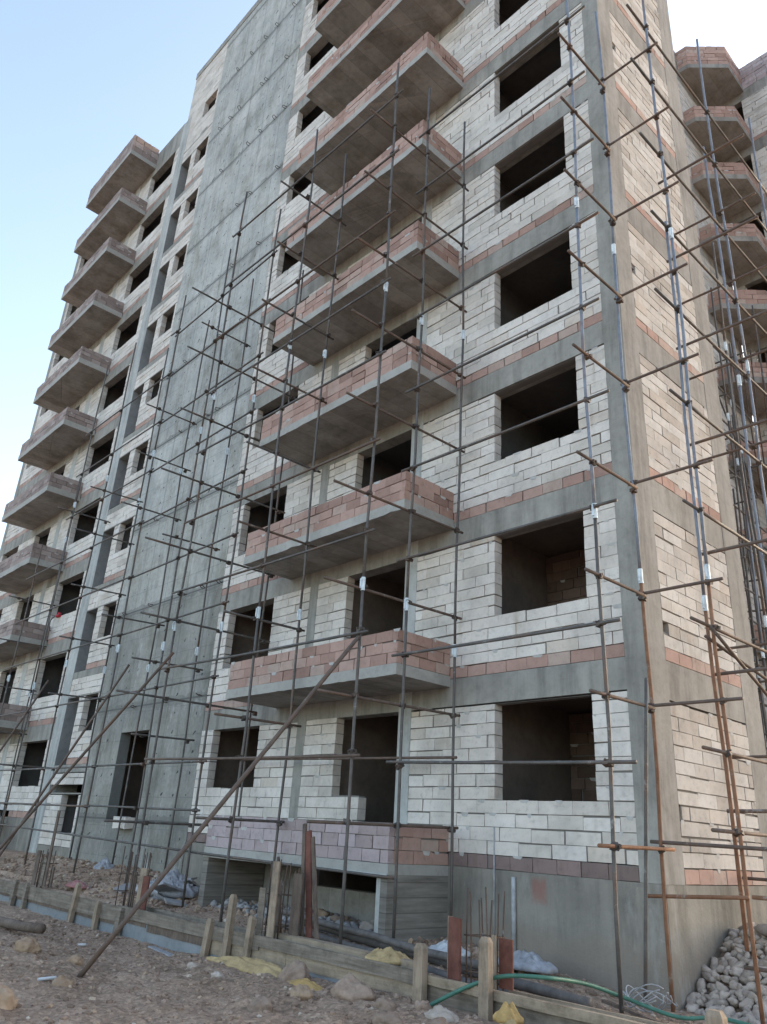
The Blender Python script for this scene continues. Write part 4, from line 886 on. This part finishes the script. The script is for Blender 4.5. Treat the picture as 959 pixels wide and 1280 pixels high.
crumple('sack', (-2.35, -2.62, -2.0), .36, .26, .14, M_YELP, 'dusty yellow sack lying on the formwork beam', 'sack', 6, rough=0.7)
crumple('sack', (0.02, -3.28, -2.16), .17, .14, .19, M_YEL, 'bright yellow cloth sack bundled at the bottom edge in front of the formwork', 'sack', 13, rough=0.3)
crumple('sack', (0.16, -3.42, -2.26), .26, .16, .14, M_YELP, 'pale empty sack flopped beneath the bright yellow bundle', 'sack', 19)
crumple('tarpaulin', (-4.35, -3.2, -2.36), 1.35, .19, .17, M_YELP, 'dusty yellow tarpaulin strip lying along the front of the formwork', 'tarpaulin', 5)
crumple('tarpaulin', (-2.95, -3.42, -2.33), .45, .13, .09, M_YEL, 'small ochre tarpaulin scrap beside the big boulder', 'tarpaulin', 8)
crumple('plastic_sheet', (-1.75, -0.65, -2.10), .50, .26, .17, M_SHEET, 'pale crumpled plastic sheet heaped at the wall foot right of the starter column', 'plastic sheet', 12, rough=1.0)
crumple('plastic_sheet', (-2.8, -1.0, -2.05), .36, .24, .13, M_WHITE, 'white crumpled plastic bags seen between the starter bars', 'plastic sheet', 15, rough=1.0)
crumple('plastic_sheet', (-4.0, -1.25, -2.03), .32, .16, .10, M_SHEET, 'small pale plastic scrap at the foot of the porch side wall', 'plastic sheet', 17, rough=1.0)
crumple('plastic_sheet', (-14.6, -0.7, -1.76), .42, .25, .25, M_SHEET, 'bluish plastic scrap on the rubble under the core doorway', 'plastic sheet', 21, rough=1.0)
crumple('plastic_sheet', (-10.55, -1.1, -1.95), 1.0, .55, .38, M_SHEET, 'large pale plastic sheet crumpled over the rubble left of the porch', 'plastic sheet', 27, rough=1.1)
crumple('plastic_bag', (-3.95, -5.39, ground_z(-3.95, -5.39) - .01), .13, .10, .07, M_BLACK, 'black plastic bag on the dirt near the lower left', 'bag', 25)
crumple('scrap', (-3.66, -5.36, ground_z(-3.66, -5.36)), .05, .03, .02, M_TURQ, 'turquoise plastic scrap beside the black bag', 'scrap', 31)
crumple('cloth', (-23.5, -0.02, 3.0 * 2 + D + 0.0), .16, .12, .22, M_RED, 'bright red cloth on a window sill of the left wing', 'cloth', 41)
mb = MB(); mb.tube(curve([(-23.3, -.06, 6.30), (-23.8, -.10, 6.26), (-24.0, -.12, 6.1), (-23.95, -.10, 5.8), (-23.85, -.08, 5.75)]), .02, 7); tag(mb.build('hose', M_PIPE, None, True, loc=(-23.5, -.05, 6.2)), 'grey hose hanging below the red cloth on the window sill', 'hose')
crumple('scrap', (-12.6, -2.2, -1.98), .5, .2, .14, M_PINKR, 'faded pink sheet lying behind the left end of the formwork', 'scrap', 51)
# log and scraps
mb = MB(); mb.tube([(-10.6, -4.75, -2.34), (-9.1, -4.62, -2.33), (-8.4, -4.5, -2.30)], .075, 10); tag(mb.build('log', M_DARKW, None, True, loc=(-9, -4.6, -2.35)), 'brown log half sunk in the dirt at the left edge', 'log')
for (x, y, L_, a, lab) in ((-4.35, -6.0, .20, .9, 'white plastic pipe piece on the dirt at the lower left'), (-7.3, -4.3, .22, .1, 'white broken strip on the dirt near the foot of the brace')):
    z = ground_z(x, y) + .02; mb = MB(); mb.tube([(x - L_ / 2 * math.cos(a), y - L_ / 2 * math.sin(a), z), (x + L_ / 2 * math.cos(a), y + L_ / 2 * math.sin(a), z + .03)], .018, 8); tag(mb.build('pipe_piece', M_WHITE, None, True, loc=(x, y, z)), lab, 'pipe piece')
mb = MB(); mb.beam((-7.1, -3.25, -2.44), (-5.9, -3.35, -2.47), .10, .02, 0); tag(mb.build('strip', M_SHEET, loc=(-6.5, -3.3, -2.45)), 'pale grey strip of board on the dirt edge below the formwork', 'board')
# wire coil at the corner
mb = MB()
for i in range(5):
    c_ = Vector((0.15 + .05 * i, -1.05 - .03 * i, -2.22 + .02 * i)); rr_ = .26 + .03 * math.sin(i * 2.1); tx = .25 * math.sin(i * 1.3)
    mb.tube([c_ + Vector((rr_ * math.cos(a), .6 * rr_ * math.sin(a), tx * rr_ * math.cos(a + i) + .08 * math.sin(a * 2 + i) + .05)) for a in [2 * math.pi * k / 26 for k in range(24)]], .008, 5)
tag(mb.build('wire_coil', M_WIRE, None, True, loc=(0.2, -1.1, -2.25)), 'loose coil of grey wire at the foot of the corner column', 'wire')
mb = MB(); mb.beam((-0.15, -1.35, -2.2), (0.75, -1.75, -2.22), .05, .03); tag(mb.build('batten', M_DARKW, loc=(0.2, -1.5, -2.2)), 'dark batten lying beside the wire coil', 'batten')
# rocks on the dirt, each a thing
def boulder(x, y, r, mat, label, seed, sc=(1, 1, .85), z=None, name='rock', cat='rock', grp='rocks on the dirt', cut=.97):
    zz = (ground_z(x, y) if z is None else z) + r * sc[2] * .12
    mb = MB(); mb.rock((x, y, zz), r, seed, sc, 4, .42, 0, cut); return tag(mb.build(name, mat, None, True, loc=(x, y, zz)), label, cat, grp)
boulder(-3.32, -3.28, .185, M_ROCKG, 'big rounded boulder against the front of the formwork', 1, (1, .9, .95), z=-2.33)
boulder(-2.05, -3.45, .22, M_ROCKG, 'wide brownish boulder just right of the big rounded one', 2, (1.15, .9, .7))
boulder(-2.35, -3.95, .13, M_ROCKT, 'yellowish angular rock in front of the wide boulder', 3, (1.1, .9, .8))
boulder(-1.42, -3.55, .12, M_ROCKG, 'rounded rock at the foot of the pale stake by the hose', 4)
boulder(-1.1, -3.30, .085, M_ROCKG, 'small rounded rock right of the stake by the hose', 5)
boulder(-0.72, -3.42, .15, M_ROCKP, 'smooth pale boulder between the hose end and the yellow sack', 6, (1.15, .9, .7))
boulder(-0.5, -3.7, .10, M_ROCKG, 'low brown rock below the smooth pale boulder', 7)
boulder(-6.2, -5.56, .16, M_ROCKT, 'tan rock on the dirt at the left, below the log', 8)
boulder(-3.35, -6.85, .17, M_ROCKT, 'large tan rock in the bottom left corner', 9, (1, 1, 1.1))
boulder(-4.1, -5.92, .11, M_ROCKT, 'squarish yellow rock beside the white pipe piece', 10)
boulder(-2.2, -4.6, .13, M_ROCKG, 'brown rock alone on the dirt right of the turquoise scrap', 13)
boulder(-5.35, -5.25, .10, M_ROCKT, 'small tan rock at the foot of the long brace', 14)
boulder(-5.0, -3.72, .09, M_ROCKP, 'pale rock on the dirt below the taller stake', 15)
boulder(-3.9, -4.05, .08, M_ROCKP, 'whitish rock on the dirt in front of the yellow tarpaulin', 16)
boulder(-0.95, -3.95, .13, M_ROCKG, 'flat brown rock at the bottom edge right of centre', 20, (1.3, 1, .6))
# pebbles and clods, too many to count
rp = random.Random(5); tmpl = []
for s_ in range(7):
    q = MB(); q.rock((0, 0, 0), 1, 40 + s_, (1, 1, .7), 1, .7, 0, .75); tmpl.append(q)
def scatter(n, xr, yr, rmin, rmax, skip=None):
    mb = MB()
    for i in range(n):
        x = rp.uniform(*xr); y = rp.uniform(*yr)
        if skip and skip(x, y): continue
        r = rmin + (rmax - rmin) * rp.random() ** 4.5; z = ground_z(x, y) + r * .25; q = rp.choice(tmpl); a = rp.uniform(0, 6.28); c_, s_ = math.cos(a), math.sin(a); k = rp.uniform(.7, 1.3)
        mb.add([(x + r * (vx * c_ - vy * s_) * k, y + r * (vx * s_ + vy * c_), z + r * vz) for vx, vy, vz in q.v], q.f)
    return mb
tag(scatter(11000, (-11.5, 0.8), (-8.2, -3.05), .005, .042, lambda x, y: (x + 5.4) * .2 - 8.5 > y).build('gravel', M_STONE, None, False), 'loose gravel and clods over the foreground dirt', 'gravel', kind='stuff')
tag(scatter(5200, (-20.0, 1.0), (-2.4, -0.02), .010, .07).build('rubble', M_STONE, None, False), 'loose rubble between the formwork and the building', 'rubble', kind='stuff')
tag(scatter(900, (-8.7, -4.0), (-1.3, -0.05), .02, .10).build('debris', M_RUB, None, True), 'grey building debris on the floor under the porch', 'debris', kind='stuff')
# rubble slabs beside the porch
rs = random.Random(3)
for i in range(16):
    x = rs.uniform(-11.6, -9.1); y = rs.uniform(-1.7, -0.5); z = ground_z(x, y) + .04 + .24 * max(0, 1 - abs(x + 10.2)) * rs.random()
    w, d, h = rs.uniform(.15, .34), rs.uniform(.1, .25), rs.uniform(.02, .05); mb = MB()
    mb.add([(-w, -d, 0), (w * .8, -d * .9, 0), (w, d * .7, 0), (-w * .6, d, 0), (-w, -d, h), (w * .8, -d * .9, h), (w, d * .7, h), (-w * .6, d, h)], [(3, 2, 1, 0), (4, 5, 6, 7), (0, 1, 5, 4), (1, 2, 6, 5), (2, 3, 7, 6), (3, 0, 4, 7)])
    o = mb.build('broken_slab', M_RUB if i % 3 else M_SHEET); o.location = (x, y, z); o.rotation_euler = (rs.uniform(-.5, .5), rs.uniform(-.5, .5), rs.uniform(0, 6)); tag(o, 'broken grey slab in the rubble heap left of the porch', 'broken slab', 'broken slabs left of the porch')
for i, (x, lab) in enumerate([(-6.9, 'grey rubble lump under the left part of the porch'), (-6.2, 'reddish rubble lump under the middle of the porch'), (-5.7, 'flat brown rubble lump beside the reddish one under the porch'), (-4.9, 'dark rubble lump under the right part of the porch')]):
    boulder(x, -.55, .16 + .04 * (i % 2), (M_RUB, M_ROCKT, M_ROCKG, M_COB)[i], lab, 60 + i, (1.3, .9, .6), name='rubble_lump', cat='rubble', grp='rubble lumps under the porch', cut=.7)
# blocks left on the core door sill
for i, (x, z, w, lab) in enumerate([(-15.3, -.60, .5, 'whitish block standing on the sill of the core doorway'), (-14.95, -.60, .3, 'smaller block at the right end of the core doorway sill')]):
    mb = MB(); mb.box(x - w / 2, x + w / 2, -.25, .0, z - .22, z + .06, 0, .02); mb.build('loose_block', M_AAC, loc=(x, -.1, z)); o = bpy.data.objects[mb and [k for k in WORIG if k.startswith('loose_block')][-1]]; tag(o, lab, 'block')
# dirt heap at the left
for (x, y, r, h, nm, lab) in ((-24.3, -1.7, 1.6, 1.1, 'earth_heap', 'heap of earth and broken pieces at the far left of the block'),):
    mb = MB(); n = 34
    for j in range(n + 1):
        for i in range(n + 1):
            u, v = i / n * 2 - 1, j / n * 2 - 1; k = math.hypot(u, v); xx, yy = x + u * r, y + v * r * .7
            mb.v.append((xx, yy, ground_z(xx, yy) - .03 + h * max(0, 1 - k) ** 1.1 + (.10 * noise.noise(Vector((u * 4, v * 4, 1))) + .05 * noise.noise(Vector((u * 11, v * 11, 1)))) * max(0, 1 - k * .8)))
    for j in range(n):
        for i in range(n): a = j * (n + 1) + i; mb.f.append((a, a + 1, a + n + 2, a + n + 1)); mb.m.append(0)
    tag(mb.build(nm, M_SOIL, None, True, loc=(x, y, -1.7)), lab, 'heap', kind='stuff')
# heap of cobbles against the side wall
cx0, cy0 = 0.35, 1.75
def pile_z(x, y):
    d = math.hypot((x - cx0) * .75, (y - cy0) * (1.0 if y < cy0 else .7)); return -2.42 + max(0, 0.95 - d * .56)
mb = MB(); n = 26
for j in range(n + 1):
    for i in range(n + 1):
        x = lerp(0.0, 3.2, i / n); y = lerp(-0.3, 4.6, j / n); mb.v.append((x, y, pile_z(x, y) - .10 + .03 * noise.noise(Vector((x * 5, y * 5, 0)))))
for j in range(n):
    for i in range(n): a = j * (n + 1) + i; mb.f.append((a, a + 1, a + n + 2, a + n + 1)); mb.m.append(0)
tag(mb.build('rubble_bed', M_SOIL, None, True), 'dusty fines filling the cobble heap', 'rubble', kind='stuff')
cob = []
for s_ in range(6):
    q = MB(); q.rock((0, 0, 0), 1, 80 + s_, (1.3, .9, .72), 3, .38, 0, .9); o = q.build('cobblestone', M_COB, None, True); cob.append(o)
rc = random.Random(17); placed = []; tries = 0
while len(placed) < 298 and tries < 60000:
    tries += 1
    x = rc.uniform(0.05, 1.45); y = rc.uniform(-0.25, 1.9)
    r = rc.choice((rc.uniform(.04, .06), rc.uniform(.055, .082)))
    z = pile_z(x, y)
    if z < -2.40 and rc.random() < .85: continue
    if any((x - a) ** 2 + (y - b_) ** 2 + (z - c_) ** 2 < ((r + d) * .55) ** 2 for a, b_, c_, d in placed): continue
    placed.append((x, y, z, r))
for i, (x, y, z, r) in enumerate(placed):
    if i < 6: o = cob[i]
    else: o = cob[i % 6].copy(); COL.objects.link(o)
    o.location = (x, y, z); o.scale = (r, r, r); o.rotation_euler = (rc.uniform(-.8, .8), rc.uniform(-.8, .8), rc.uniform(0, 6.28))
    tag(o, 'rounded dusty cobblestone in the heap against the side wall', 'cobblestone', 'cobblestones heaped at the side wall')
mb = MB(); mb.rock((0.75, 1.55, -1.50), .30, 91, (1.25, .7, .32), 3, .2, 0, .8); tag(mb.build('concrete_lump', M_COB, None, True, loc=(0.75, 1.55, -1.5)), 'flat lump of concrete on top of the cobble heap', 'concrete lump')
